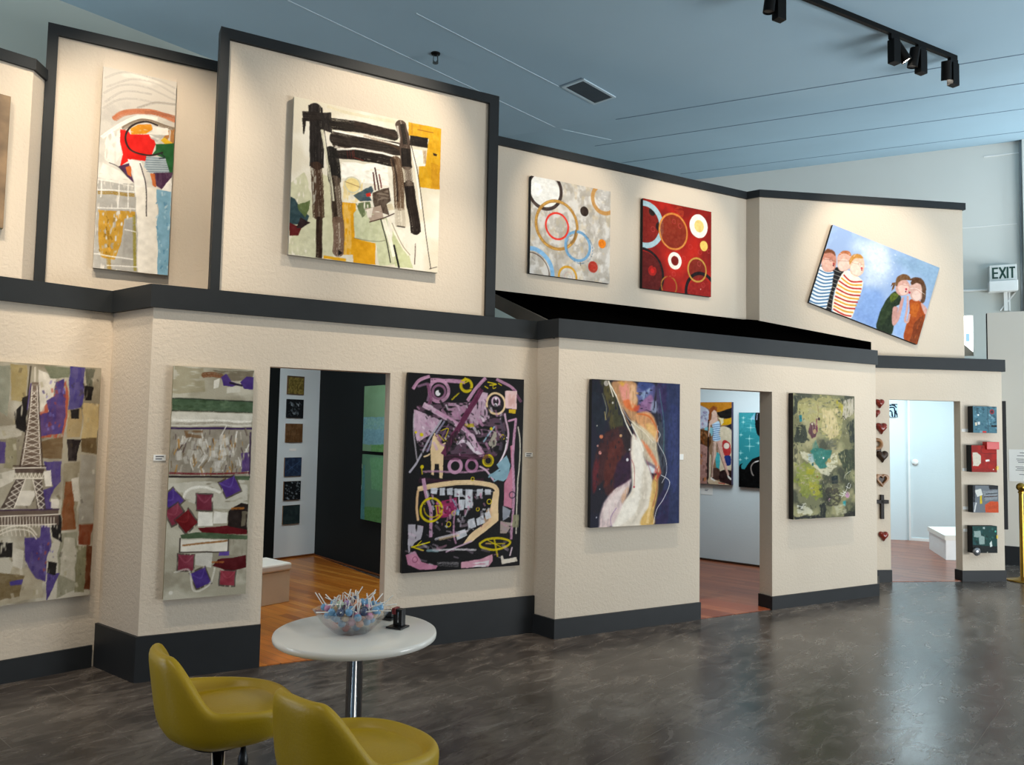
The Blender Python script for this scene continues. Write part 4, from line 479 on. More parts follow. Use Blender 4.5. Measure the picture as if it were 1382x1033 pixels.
ARTS['turquoise_stars'] = ('2c868e', (90,150), [
('P','3f9aa2',[0,0,1000,0,1000,261,17,264],60.5,0.6,0.2,0,0),('P','7cc0c2',[135,350,235,342,250,290,261,342,359,349,260,357,245,409,234,357],1.5,1,0,0,0),('C','a8d4d0',[247,349],9.1,0,1,1,0),
('P','7cc0c2',[110,451,239,443,254,376,264,443,392,449,264,458,248,524,238,458],1.5,1,0,0,0),('C','a8d4d0',[251,450],9.1,0,1,1,0),('P','7cc0c2',[152,204,261,197,276,141,286,197,395,204,286,211,271,267,260,211],1.5,1,0,0,0),
('C','a8d4d0',[273,204],9.1,0,1,1,0),('P','7cc0c2',[54,73,98,65,111,43,123,65,165,72,122,80,108,102,97,80],1.5,1,0,0,0),('C','a8d4d0',[110,72],9.1,0,1,1,0),
('P','7cc0c2',[46,131,95,124,109,99,120,124,168,131,119,138,106,163,94,138],1.5,1,0,0,0),('C','a8d4d0',[107,131],9.1,0,1,1,0),('P','7cc0c2',[-29,543,36,535,51,501,62,535,126,542,61,550,47,584,36,550],1.5,1,0,0,0),
('C','a8d4d0',[49,543],9.1,0,1,1,0),('P','7cc0c2',[123,611,168,603,182,580,194,603,237,610,193,618,179,641,167,618],1.5,1,0,0,0),('C','a8d4d0',[180,611],9.1,0,1,1,0),
('P','7cc0c2',[378,404,432,396,445,369,457,396,510,404,457,411,443,438,431,411],1.5,1,0,0,0),('C','a8d4d0',[444,404],9.1,0,1,1,0),('P','7cc0c2',[-8,301,41,294,55,268,66,293,114,301,66,308,51,334,40,308],1.5,1,0,0,0),
('C','a8d4d0',[53,301],9.1,0,1,1,0),('P','7cc0c2',[205,87,278,80,292,42,303,80,376,87,303,94,289,132,278,94],1.5,1,0,0,0),('C','a8d4d0',[290,87],9.1,0,1,1,0),
('P','7cc0c2',[397,292,486,285,499,239,511,284,599,291,510,299,497,345,485,299],1.5,1,0,0,0),('C','a8d4d0',[498,292],9.1,0,1,1,0),('P','7cc0c2',[572,381,686,373,699,313,711,373,824,380,711,388,697,448,685,388],1.5,1,0,0,0),
('C','a8d4d0',[698,380],9.1,0,1,1,0),('P','7cc0c2',[-15,635,24,627,38,607,50,627,89,634,49,642,35,663,23,643],1.5,1,0,0,0),('C','a8d4d0',[37,635],9.1,0,1,1,0),('P','9cc0e0',[369,0,278,87,365,101],9.1,0.7,0,0,0),
('P','050506',[394,0,366,72,375,189,422,292,497,336,800,291,902,0],4.5,1,0,0,0),('P','9a9fb4',[411,14,430,17,423,101,398,101],4.5,0.8,0,0,0),
('P','030303',[5,736,34,697,100,673,59,712,70,751,135,758,216,687,309,617,465,578,746,568,1000,681,1000,1000,0,1000],4.5,1,0,0,0),('L','9a8e88',[450,642,333,671,279,733,303,803,341,839],16.6,3,0.9,0),
('L','d8d4d0',[450,639,373,655],13.6,3,0.9,0),])
ARTS['blue_assemblage'] = ('46707e', (60,70), [
('S',['5f8fa0','2f5566','84a8b4','3a6470','1f3c48'],[0,14,1000,0,992,978,15,979],70,43.2,143.9,30,121,1.6,0.8),('C','8c2c34',[794,198],93.5,0,1,1,0),('C','32222c',[794,198],50.4,0,1,1,0),
('P','101418',[747,704,1011,703,1012,775,747,762],7.2,1,0,0,0),('P','d8ccb0',[88,621,166,606,168,728,90,728],7.2,1,0,0,0),('P','cfd4d4',[190,585,292,584,294,692,207,692],7.2,1,0,0,0),
('P','c02c28',[392,928,551,928,552,993,393,993],7.2,1,0,0,0),('C','dce4e4',[225,333],36,0,1,1,0),('L','1c2c34',[616,5,631,978],21.6,7.2,0.7,0),])
ARTS['red_assemblage'] = ('a5190c', (60,70), [
('N','7c1408',0.6,5,5,131,0.5),('P','cfc6b2',[44,272,234,274,366,396,371,645,268,772,56,772],14.2,1,0,0,0),('P','e8e4dc',[542,539,691,519,715,590,566,610],7.1,1,0,0,0),
('P','d8b41c',[944,803,1018,803,1021,930,947,930],7.1,1,0,0,0),('P','8c2018',[-2,893,998,894,1000,1000,0,1000],14.2,0.6,0,0,0),('C','e4d4c8',[849,894],21.3,0,1,1,0),('L','5a0c08',[417,20,424,290,984,296],21.3,7.1,0.8,0),])
ARTS['grey_assemblage'] = ('6a7076', (60,70), [
('P','c44a22',[474,700,697,563,1000,602,1000,1000,476,989],34.8,1,0,0,0),('P','b0411c',[586,771,962,707,962,846,587,874],27.9,0.7,0,0,0),('P','d4d4cc',[61,175,320,127,397,351,175,419],20.9,1,0,0,0),
('P','1a1c20',[619,0,1000,0,962,143,658,142],20.9,1,0,0,0),('P','cdb01c',[271,385,345,365,362,664,274,683],7,1,0,0,0),('P','23262a',[0,0,96,0,82,625,9,624],20.9,1,0,0,0),('L','d8d8d4',[126,626,58,967],48.8,13.9,1,0),
('P','8a9094',[395,211,962,178,962,496,473,561],27.9,0.9,0.2,0,0),('L','3a1c18',[435,421,962,390],27.9,13.9,1,0),('L','24282c',[508,317,962,284],27.9,13.9,1,0),])
ARTS['teal_assemblage'] = ('16403c', (60,70), [
('S',['245850','0e2826','3c746a','1c4a50'],[1,35,1001,49,982,824,12,804],40,42.1,140.3,30,141,1.5,0.8),('P','0c1414',[-5,699,996,753,1000,1000,0,1000],21.1,1,0,0,0),
('P','8fa49e',[64,190,324,180,350,355,481,393,486,673,278,684,251,424,67,400],14,1,0,0,0),('P','d8e0d8',[685,642,761,538,795,750,703,783],7,1,0,0,0),('C','5cc0a8',[926,203],35.1,0,1,1,0),('C','e0d8c8',[590,970],21.1,0,1,1,0),
('P','e6eae4',[422,41,499,42,500,112,423,111],7,0.7,0,0,0),])
ARTS['zebra_print'] = ('b8d4e4', (40,60), [
('L','0e1a28',[66,147,601,116,890,293],102.9,34.3,1,0),('L','0e1a28',[62,326,600,283,736,621,694,1019],102.9,34.3,1,0),('L','0e1a28',[397,48,982,30],102.9,34.3,1,0),('L','0e1a28',[56,568,389,567,490,973],102.9,34.3,1,0),
('L','0e1a28',[794,510,982,1001],102.9,34.3,1,0),('L','0e1a28',[51,812,230,987],102.9,34.3,1,0),])
ARTS['gold_square'] = ('6d6030', (46,46), [
('N','8c7c40',0.8,8,8,151,0.5),('N','443a1c',0.6,12,12,152,0.55),('P','4a3a30',[0,0,1000,0,1003,89,3,90],11.2,0.8,0,0,0),('L','5a4a3c',[12,0,12,1000],78.2,11.2,1,0),('L','5a4a3c',[988,0,988,1000],67,11.2,1,0),
('L','5a4a3c',[0,989,1000,989],67,11.2,1,0),])
ARTS['fan_square'] = ('17191b', (46,46), [
('S',['8a98a0','a8b4ba','5c686e'],[230,194,772,184,727,855,305,856],34,66.7,155.5,60,153,2.5,0.9),('S',['5c686e'],[49,87,952,68,912,910,69,912],14,33.3,66.7,0,154,1,0.7),])
ARTS['bronze_square'] = ('5f452c', (46,46), [
('N','74573a',0.7,3,9,155,0.5),('N','4a2e14',0.5,14,4,156,0.55),])
ARTS['blue_square'] = ('232f45', (46,46), [
('N','334660',0.7,8,8,157,0.5),('L','3f5c8c',[141,724,888,210],31.2,20.8,0.6,0),('L','3f5c8c',[126,310,851,839],31.2,20.8,0.5,0),])
ARTS['dotted_square'] = ('15171a', (46,46), [
('S',['6c7880','8a969c','48525a'],[37,53,977,42,962,977,46,960],46,52.6,115.7,50,158,1.4,0.9),])
ARTS['slate_square'] = ('222e30', (46,46), [
('N','2e3c3c',0.7,6,6,159,0.5),])
ARTS['green_upper'] = ('5a7658', (50,130), [
('N','688668',0.5,2,3,161,0.5),('P','5d8088',[6,480,999,478,1013,891,9,896],11.7,1,0,0,0),('P','6d9078',[101,501,978,497,982,660,48,668],31.2,0.5,0.3,0,0),('P','4f7a48',[417,894,1013,883,1012,1000,423,1005],15.6,0.9,0,0,0),])
ARTS['green_lower'] = ('496e56', (50,130), [
('N','5a7c62',0.5,2,3,162,0.5),('P','5a8a60',[375,49,1004,29,1023,532,485,508],31.2,0.8,0.1,0,0),('P','3d6f76',[-17,806,78,165,141,165,195,994,0,1000],15.6,0.8,0,0,0),
('P','47713a',[176,798,1006,764,1000,1000,195,998],15.6,0.8,0,0,0),])
GR = [2.83, 3.56, 3.65, 3.11]; GN = [8.83, 10.15, 11.7, 13.51]          # where the ceiling joints start and how far back they lie
# ------------------------------------------------------------------ the setting
TH = .11; FT = 2.62; FB = 2.465; DH = 2.11
def slab(name, mat, pts, z0, z1): return struct(obj(name, prism(NB(), pts, z0, z1), mat))
slab('floor', M_FLOOR, [(-9, -3), (14, -3), (14, 18), (-9, 18)], -.1, 0)
# ceiling: level over the gallery, rising from the first joint on
G = Vector((math.cos(R(154.72)), math.sin(R(154.72)))); N = Vector((.427, .9043))
def gn(g, n): v = G * g + N * n; return (v.x, v.y)
def ceil_z(n): return 5.5 + max(0, n - 8.8) * .176
bm = NB()
ks = [(-4, 5.5), (8.8, 5.5), (14.8, ceil_z(14.8))]
lo = [[bm.verts.new((*gn(g, n), z)) for g in (-13, 17)] for n, z in ks]; hi = [[bm.verts.new((*gn(g, n), z + .15)) for g in (-13, 17)] for n, z in ks]
for i in range(2):
    bm.faces.new((lo[i][0], lo[i][1], lo[i + 1][1], lo[i + 1][0])); bm.faces.new((hi[i][0], hi[i + 1][0], hi[i + 1][1], hi[i][1]))
    for s in (0, 1): bm.faces.new((lo[i][s], lo[i + 1][s], hi[i + 1][s], hi[i][s]))
bm.faces.new((lo[0][0], hi[0][0], hi[0][1], lo[0][1])); bm.faces.new((lo[2][0], lo[2][1], hi[2][1], hi[2][0]))
struct(obj('ceiling', bm, M_CEIL))
def ceil_strip(name, p, q, w, mat):
    p, q = Vector(p), Vector(q); d = (q - p).normalized(); nn = Vector((-d.y, d.x)) * w
    K = 24; bm = NB()
    row = []
    for i in range(K + 1):
        c = p + (q - p) * i / K
        row.append([bm.verts.new((*(c + nn * s), ceil_z((c + nn * s).dot(N)) - h)) for s, h in ((-1, 0), (-1, .005), (1, .005), (1, 0))])
    for a, b in zip(row, row[1:]):
        for k in range(3): bm.faces.new((a[k], a[k + 1], b[k + 1], b[k]))
    return struct(obj(name, bm, mat))
GA = G * -1
def groove(i, n, g0): ceil_strip(f'trim_{20 + i}', gn(g0, n), gn(-9, n), .009, M_GROOVE)
groove(1, 8.82, GR[0]); groove(2, GN[1], GR[1]); groove(3, GN[2], GR[2]); groove(4, GN[3], GR[3])
ceil_strip('trim_25', (-2.08, 6.672), (1.30, 10.35), .005, M_SEAM); ceil_strip('trim_26', (-.95, 6.85), (.45, 8.30), .005, M_SEAM)
# building walls
wobj('wall_left', M_SIDE, (-4.171, 6.745), R(48.35), (-3, 9.5, 0, .15, 3.0, 6.2))
PB = (N.x * 14.4, N.y * 14.4); AB = R(-25.28)
bw = wobj('wall_back', M_BACK, PB, AB, (-9, 1.26, 0, .15, 0, 6.60), (1.26, 1.475, 0, .15, 0, 3.02), (1.26, 1.475, 0, .15, 3.69, 6.60), (1.475, 2.17, 0, .15, 0, 6.60))
w1 = wobj('window_1', M_SKYWIN, PB, AB, (1.26, 1.475, .11, .14, 3.02, 3.69))
bm = NB(); prism(bm, [(1.26, .09), (1.30, .09), (1.475, .09), (1.475, .105), (1.30, .105), (1.26, .105)], 3.02, lambda p: 3.27 if p[0] < 1.31 else 3.09)
o = obj('window_ledge', bm, plain('tan_roof_outside', 'a89c8e', .8), w1)
bm = NB(); box(bm, 1.375, 1.425, .095, .108, 3.27, 3.40); obj('window_pane', bm, emis('blue_daylight_patch', '9fd0ea', 1.2), w1)
wobj('wall_back_pilaster', M_BACK, PB, AB, (2.17, 4.5, -.12, .15, 0, 6.62))
bm = NB(); wbox(bm, PB, AB, 1.32, 2.1, 5.13, 5.14, -.006, 0); struct(obj('trim_27', bm, M_WHITE))
bm = NB(); wbox(bm, PB, AB, 1.66, 2.16, 6.28, 6.295, -.012, 0); struct(obj('trim_28', bm, M_WHITE))
W5 = (6.700, 10.470); A5 = R(-30)
wobj('wall_right', M_PART, W5, A5, (-.16, 3.2, 0, .12, 0, 3.425)); bm = NB(); wbox(bm, W5, A5, -.16, 3.2, 0, .25, -.012, 0); struct(obj('baseboard_right', bm, M_BASE))
bm = NB(); wbox(bm, W5, A5, -.172, -.16, 0, 3.42, 0, .12); struct(obj('trim_29', bm, M_BLACKM))

# the stepped lower front: four bays, two chamfers
LD = 2.995                                               # length of the second bay
DA = ((-1.735 + 2.415) / math.cos(AW), (-.940 + 2.415) / math.cos(AW)); DB = ((1.746 - .385) / math.cos(AW), (2.560 - .385) / math.cos(AW))
wobj('wall_front_left', M_WALL, S1, AL, (-3.2, 0, 0, TH, 0, FT - .02))
def chamfer(name, p, q, z1, mat, d=0, th=TH, z0=0):
    p, q = Vector(p), Vector(q); a = math.atan2(q.y - p.y, q.x - p.x); bm = NB(); box(bm, 0, (q - p).length, -d, th, z0, z1); o = obj(name, bm, mat); o.matrix_world = wm(p, a); return struct(o)
chamfer('wall_front_left_return', S1, S2, FT - .02, M_WALL)
wobj('wall_front_centre', M_WALL, S2, AW, (0, DA[0], 0, TH, 0, FT - .02), (DA[0], DA[1], 0, TH, DH, FT - .02), (DA[1], LD, 0, TH, 0, FT - .02))
E2 = along(S2, AW, LD)
chamfer('wall_front_centre_return', E2, S3, FT - .02, M_WALL)
L3 = 4.045
wobj('wall_front_right', M_WALL, S3, AW, (0, DB[0], 0, TH + .05, 0, FT - .02), (DB[0], DB[1], 0, TH + .05, DH, FT - .02), (DB[1], L3, 0, TH + .05, 0, FT - .02))
E3 = along(S3, AW, L3)
chamfer('wall_front_right_return', E3, (4.29, 9.05), FT - .02, M_WALL)
D3 = (.185, 1.105); L4 = 1.66
wobj('wall_far_right', M_WALL, S4, AF, (0, D3[0], 0, TH, 0, FT), (D3[0], D3[1], 0, TH, 2.13, FT), (D3[1], L4, 0, TH, 0, FT))
E4 = along(S4, AF, L4)
chamfer('wall_far_right_return', E4, along(E4, R(78), 1.1), FT - .02, M_WALL)
# fascia boards
def run(name, segs, z0, z1, mat, d, th):
    """one board wrapping a chain of wall lines, mitred at each corner"""
    P = [Vector(p) for p in segs]; bm = NB(); out = []
    for i, p in enumerate(P):
        ds = []
        if i > 0: ds.append((P[i] - P[i - 1]).normalized())
        if i < len(P) - 1: ds.append((P[i + 1] - P[i]).normalized())
        ns = [Vector((q.y, -q.x)) for q in ds]
        m = sum(ns, Vector((0, 0))).normalized(); k = m.dot(ns[0])
        out.append((p + m * d / k, p - m * th / k))
    for (a, b), (c, e) in zip(out, out[1:]): prism(bm, [a, c, e, b], z0, z1)
    bmesh.ops.remove_doubles(bm, verts=bm.verts, dist=1e-5)
    return struct(obj(name, bm, mat))
SL = along(S1, AL, -3.2)
run('trim_1', [SL, S1, S2, E2, S3, E3], FB, FT, M_TRIM, .03, .12)
run('trim_2', [along(S4, AF, -.02), along(S4, AF, L4 + .03)], 2.50, 2.645, M_TRIM, .03, .12)
run('baseboard_left', [SL, along(S1, AL, -.035)], 0, .15, M_BASE, .018, 0)
run('baseboard_centre_left', [along(S1, AL, .0), S2, along(S2, AW, DA[0])], 0, .295, M_BASE, .02, 0)
run('baseboard_centre_right', [along(S2, AW, DA[1]), along(S2, AW, LD + .0)], 0, .305, M_BASE, .02, 0)
run('baseboard_front', [E2, S3, along(S3, AW, DB[0])], 0, .155, M_BASE, .02, 0)
q = along(S3, AW, DB[1])
run('baseboard_front_right', [along(q, AW, 0, TH + .05), q, E3, along(E3, R(65), .5)], 0, .125, M_BASE, .02, 0)
run('baseboard_far_left', [S4, along(S4, AF, D3[0])], 0, .14, M_BASE, .02, 0)
q = along(S4, AF, D3[1])
run('baseboard_far_right', [along(q, AF, 0, TH), q, E4], 0, .125, M_BASE, .02, 0)
# upper walls
wobj('wall_upper_far_left', M_WALL, UL, AL, (-3, -.545, 0, .1, 2.4, 4.10))
run('trim_3', [along(UL, AL, -3), along(UL, AL, -.545), along(U1, AW, -.725)], 4.10, 4.178, M_TRIM, .02, .08)
a, b = along(UL, AL, -.545), along(U1, AW, -.725)
chamfer('wall_upper_far_left_return', a, b, 4.10, M_WALL, 0, .1, 2.4)
wobj('wall_upper_left', M_WALL, U1, AW, (-.67, .48, 0, .08, 2.4, 4.47))
bm = NB()
box(bm, -.730, .46, -.025, .08, 4.448, 4.527); box(bm, -.730, -.663, -.025, .08, 2.45, 4.448)
o = struct(obj('trim_4', bm, M_TRIM)); o.matrix_world = wm(U1, AW)
wobj('wall_upper_centre', M_WALL, U2, AW, (.40, 2.60, 0, .09, 2.4, 4.52))
bm = NB()
box(bm, .363, 2.637, -.03, .09, 4.49, 4.568); box(bm, .363, .427, -.03, .09, 2.45, 4.49); box(bm, 2.548, 2.637, -.03, .09, 2.45, 4.49)
o = struct(obj('trim_5', bm, M_TRIM)); o.matrix_world = wm(U2, AW)
wobj('wall_upper_right', M_WALL, U3, AW, (-4.6, 0, 0, .1, 2.98, 4.53))
UC = (2.911, 9.014)
chamfer('wall_upper_right_return', U3, UC, 4.53, M_WALL, 0, .1, 2.9)
wobj('wall_upper_far_right', M_WALL, UC, AF, (0, 2.665, 0, .1, 2.5, 4.53))
run('trim_6', [along(U3, AW, -4.6), U3, UC, along(UC, AF, 2.69)], 4.515, 4.60, M_TRIM, .03, .1)
# lean-to roof between the third bay and the upper wall, with its open gable board
ra, rb, rc, rd, re = (*along(S3, AW, 0, .05), FT - .012), (*along(S3, AW, L3, .05), FT - .012), (*along(UC, AF, 1.46, .05), 2.84), (*along(U3, AW, .02, .05), 3.07), (*along(U3, AW, -3.43, .03), 3.07)
bm = NB(); rp = (ra, rb, rc, (*along(UC, AF, 0.02, .06), 3.05), rd, re)
top = [bm.verts.new(v) for v in rp]; bot = [bm.verts.new((v[0], v[1], v[2] - .02)) for v in rp]
cn = sum((v.co for v in top), Vector()) / len(top)
ct = bm.verts.new(cn); cb = bm.verts.new(cn - Vector((0, 0, .02)))
for i in range(6):
    j = (i + 1) % 6; bm.faces.new((top[i], top[j], ct)); bm.faces.new((bot[j], bot[i], cb)); bm.faces.new((top[i], bot[i], bot[j], top[j]))
struct(obj('roof_right', bm, M_ROOF))
bm = NB(); a, b = Vector(ra), Vector(re); s = (Vector((b.x - a.x, b.y - a.y, 0))).normalized(); nn = Vector((-s.y, s.x, 0)) * .02
vs = []
for p, dz in ((a, -.02), (b, -.02), (b, -.15), (a, -.15)): vs.append([bm.verts.new(p + Vector((0, 0, dz)) + nn * k) for k in (0, 1)])
bm.faces.new([v[0] for v in vs]); bm.faces.new([v[1] for v in vs][::-1])
for i in range(4): bm.faces.new((vs[i][0], vs[i][1], vs[(i + 1) % 4][1], vs[(i + 1) % 4][0]))
struct(obj('trim_7', bm, plain('weathered_grey_board', '4a4843', .7)))

# rooms behind the doors
B1 = (-2.532, 10.114)
F1 = [along(S2, AW, -.3, 0), along(S2, AW, LD, 0), B1, along(B1, R(49), -2.6)]
slab('floor_left_room', M_WOOD, [along(S2, AW, DA[0]), along(S2, AW, DA[1]), along(S2, AW, DA[1], TH), along(S2, AW, LD - .1, TH), (-2.532, 10.114), (-4.3, 8.05), along(S2, AW, .05, TH), along(S2, AW, DA[0], TH)], .0, .006)
wobj('wall_left_room_white', M_ROOMWALL, B1, R(49), (-.60, 0, 0, .1, .006, 2.5))
wobj('wall_left_room_dark', M_DARKWALL, B1, R(49), (-2.7, -.60, 0, .1, .006, 2.5))
wobj('wall_left_room_black', M_DARKWALL, B1, R(-50.5), (.0, 4.25, 0, .1, .006, 2.5))
bm = NB(); wbox(bm, B1, R(49), -.6, 0, .006, .03, -.012, 0); wbox(bm, B1, R(-50.5), 0, 4.2, .006, .022, -.012, 0); struct(obj('baseboard_left_room', bm, plain('brown_quarter_round', '6a3a18', .4)))
P2 = (2.558, 10.37); A2 = R(-39.5)
T3 = TH + .05
slab('floor_middle_room', M_WOOD2, [along(S3, AW, DB[0]), along(S3, AW, DB[1]), along(S3, AW, DB[1], T3), along(S3, AW, L3 - .2, T3), (4.05, 9.10), along(P2, A2, -1.9), (.2, 9.4), along(S3, AW, .1, T3), along(S3, AW, DB[0], T3)], 0, .006)
wobj('wall_middle_room', M_ROOMWALL, P2, A2, (-1.9, 1.80, 0, .1, .006, 2.60))
bm = NB(); wbox(bm, P2, A2, -1.9, 1.9, .006, .03, -.012, 0); struct(obj('baseboard_middle_room', bm, plain('dark_quarter_round', '3a2418', .4)))
Q3 = (6.524, 12.645)
slab('floor_far_room', M_WOOD2, [along(S4, AF, D3[0]), along(S4, AF, D3[1]), along(S4, AF, D3[1], TH), along(E4, AF, -.15, TH), (7.6, 12.1), Q3, (4.6, 12.9), along(S4, AF, .02, TH), along(S4, AF, D3[0], TH)], 0, .006)
wobj('wall_far_room_left', M_ROOMWALL, Q3, R(-7), (-2.0, 0, 0, .1, .006, 2.9))
wobj('wall_far_room_right', M_ROOMWALL, Q3, R(-27), (0, 1.6, 0, .1, .006, 2.9))
bm = NB(); wbox(bm, Q3, R(-27), 0, .03, .006, 2.9, -.02, 0); struct(obj('trim_8', bm, M_WHITE))
bm = NB(); wbox(bm, Q3, R(-27), 0, 1.6, .006, .05, -.015, 0); struct(obj('baseboard_far_room', bm, M_WHITE))
bm = NB(); lathe(bm, [(0, .004), (.045, .004), (.05, .02), (.03, .035), (0, .037)], 20, wm(along(Q3, R(-27), .1), R(-27)) @ Matrix.Translation((0, 0, 1.28)) @ Matrix.Rotation(R(90), 4, 'X'))
tag(obj('wall_knob', bm, M_WHITE, None, True), 'round white knob on the bright wall seen through the far doorway', 'knob')

# ------------------------------------------------------------------ paintings
def hx(c): return np.array([int(c[i:i + 2], 16) / 255 for i in (0, 2, 4)], np.float32)
def vnoise(h, w, sx, sy, seed, octv=3):
    rg = np.random.RandomState(seed % (2 ** 31)); out = np.zeros((h, w), np.float32); amp = 1; tot = 0
    for o in range(octv):
        nx, ny = max(2, int(sx * 2 ** o)), max(2, int(sy * 2 ** o)); g = rg.rand(ny + 2, nx + 2).astype(np.float32)
        x = np.linspace(0, nx, w, endpoint=False); y = np.linspace(0, ny, h, endpoint=False)
        xi = x.astype(int); yi = y.astype(int); fx = (x - xi).astype(np.float32); fy = (y - yi).astype(np.float32)
        fx = fx * fx * (3 - 2 * fx); fy = (fy * fy * (3 - 2 * fy))[:, None]
        a = g[yi][:, xi] * (1 - fx) + g[yi][:, xi + 1] * fx; b = g[yi + 1][:, xi] * (1 - fx) + g[yi + 1][:, xi + 1] * fx
        out += amp * (a * (1 - fy) + b * fy); tot += amp; amp *= .5
    return out / tot
def paint(art, asp):
    """lay the strokes of one painting on a grid; returns rows from top to bottom"""
    base, (gw, gh), ops = art; SS = 2; W, H = gw * SS, gh * SS
    img = np.empty((H, W, 3), np.float32); img[:] = hx(base)
    V, U = np.mgrid[0:H, 0:W].astype(np.float32); V = (V + .5) / H * 1000; U = (U + .5) / W * 1000 * asp
    k = 1000 / H
    def ctr(p): return [(p[i] * asp, p[i + 1]) for i in range(0, len(p), 2)]
    wob1 = vnoise(H, W, 16 * asp, 16, 5, 5) - .5; wob2 = vnoise(H, W, 16 * asp, 16, 6, 5) - .5
    bris = vnoise(256, 64, 3, 60, 10, 2)
    dryv = vnoise(H, W, 90 * asp, 26, 7, 2); dryh = vnoise(H, W, 26 * asp, 90, 8, 2)
    tone = vnoise(H, W, 40 * asp, 40, 9, 3) - .5
    def win(x0, x1, y0, y1):
        a, b = int(max(0, x0 / asp / 1000 * W)), int(min(W, x1 / asp / 1000 * W + 2)); c, d = int(max(0, y0 / k)), int(min(H, y1 / k + 2)); return slice(c, d), slice(a, b)
    def lay(sl, m, c, a, st, horiz):
        if st > 0:
            d = (dryh if horiz else dryv)[sl]; m = m * np.clip((d - (.16 + .6 * st)) * 7 + .5, 0, 1) if st > .12 else m * (1 - st * (d > .5))
        m = (m * a)[..., None]; cc = np.clip(c + tone[sl][..., None] * .13, 0, 1)
        img[sl] = img[sl] * (1 - m) + cc * m
    for op in ops:
        t = op[0]
        if t == 'N':
            _, c, amt, sx, sy, seed, thr = op; n = vnoise(H, W, sx * asp * 1.4, sy, seed, 4); m = np.clip((n - thr) * 6 + .5, 0, 1) * amt
            img[:] = img * (1 - m[..., None]) + hx(c) * m[..., None]; continue
        if t == 'S':
            _, c, poly, n, smin, smax, ang, seed, ar, al = op; P = ctr(poly); rg = random.Random(seed); xs = [p[0] for p in P]; ys = [p[1] for p in P]; cnt = 0; tr = 0
            while cnt < n and tr < n * 20:
                tr += 1; x, y = rg.uniform(min(xs), max(xs)), rg.uniform(min(ys), max(ys)); ins = False
                for (x0, y0), (x1, y1) in zip(P, P[1:] + P[:1]):
                    if (y0 > y) != (y1 > y) and x < (x1 - x0) * (y - y0) / (y1 - y0) + x0: ins = not ins
                if not ins: continue
                cnt += 1; L = rg.uniform(smin, smax); b = L / ar / 2; th = R(ang + rg.uniform(-25, 25)); col = hx(rg.choice(c)); aa = al * rg.uniform(.7, 1)
                sl = win(x - L, x + L, y - L, y + L); dx = U[sl] - x + wob1[sl] * L * .5; dy = V[sl] - y + wob2[sl] * L * .5
                e = np.maximum(abs(dx * math.cos(th) + dy * math.sin(th)) - L / 2, abs(-dx * math.sin(th) + dy * math.cos(th)) - b)
                lay(sl, np.clip(.5 - e / k, 0, 1), col, aa, .1, abs(math.cos(th)) > .7)
            continue
        if t == 'C':
            _, c, (cx, cy), r, ring, _, a, st = op; cx *= asp; sl = win(cx - r - 8, cx + r + 8, cy - r - 8, cy + r + 8)
            d = np.hypot(U[sl] - cx + wob1[sl] * 6, V[sl] - cy + wob2[sl] * 6); e = d - r
            if ring: e = np.maximum(e, r - ring - d)
            lay(sl, np.clip(.5 - e / k, 0, 1), hx(c), a, st, True); continue
        if t == 'P':
            _, c, poly, rough, a, st, sm, soft = op; P = catmull(ctr(poly), True) if sm else ctr(poly); xs = [p[0] for p in P]; ys = [p[1] for p in P]; mg = rough + 4 + soft
            sl = win(min(xs) - mg, max(xs) + mg, min(ys) - mg, max(ys) + mg); x = U[sl] + wob1[sl] * rough * 1.8; y = V[sl] + wob2[sl] * rough * 1.8; ins = np.zeros(x.shape, bool)
            for (x0, y0), (x1, y1) in zip(P, P[1:] + P[:1]):
                if y0 == y1: continue
                ins ^= ((y0 > y) != (y1 > y)) & (x < (x1 - x0) * (y - y0) / (y1 - y0) + x0)
            lay(sl, blur(ins.astype(np.float32), soft / k), hx(c), a, st, (max(xs) - min(xs)) > (max(ys) - min(ys))); continue
        if t == 'L':
            _, c, poly, w, rough, a, st = op; P = ctr(poly); P = catmull(P, False) if len(P) > 2 else P; xs = [p[0] for p in P]; ys = [p[1] for p in P]; mg = w + rough + 4; w = max(w, 1.4 * k)
            sl = win(min(xs) - mg, max(xs) + mg, min(ys) - mg, max(ys) + mg); x = U[sl] + wob1[sl] * rough * 1.8; y = V[sl] + wob2[sl] * rough * 1.8; e = np.full(x.shape, 1e9, np.float32)
            sa = np.zeros_like(e); ta = np.zeros_like(e); tot = 0; nseg = len(P) - 1
            for q, ((x0, y0), (x1, y1)) in enumerate(zip(P, P[1:])):
                dx, dy = x1 - x0, y1 - y0; L = math.hypot(dx, dy) + 1e-6; rs = ((x - x0) * dx + (y - y0) * dy) / L; t = (-(x - x0) * dy + (y - y0) * dx) / L; cs = np.clip(rs, 0, L); d = np.hypot(rs - cs, t)
                if w > 14:                                   # broad brushes end square
                    if q == 0: d = np.where(rs < 0, np.maximum(abs(t), w / 2 - rs * 2.2), d)
                    if q == nseg - 1: d = np.where(rs > L, np.maximum(abs(t), w / 2 + (rs - L) * 2.2), d)
                nr = d < e; e = np.where(nr, d, e); sa = np.where(nr, tot + cs, sa); ta = np.where(nr, t, ta); tot += L
            br = bris[np.clip((ta / w + .5) * 150, 0, 150).astype(int) + int(P[0][0]) % 100, np.clip(sa / 900 * 63, 0, 63).astype(int)]
            m = np.clip(.5 - (e - w / 2) / k, 0, 1)
            if w > 5: m = m * np.clip((br - (.08 + .62 * st)) * 6 + .5, 0, 1)
            m = (m * a)[..., None]; cc = np.clip(hx(c) + (tone[sl] * .1 + (br - .5) * (.22 if w > 10 else .08))[..., None], 0, 1); img[sl] = img[sl] * (1 - m) + cc * m
    img = img.reshape(gh, SS, gw, SS, 3).mean((1, 3))
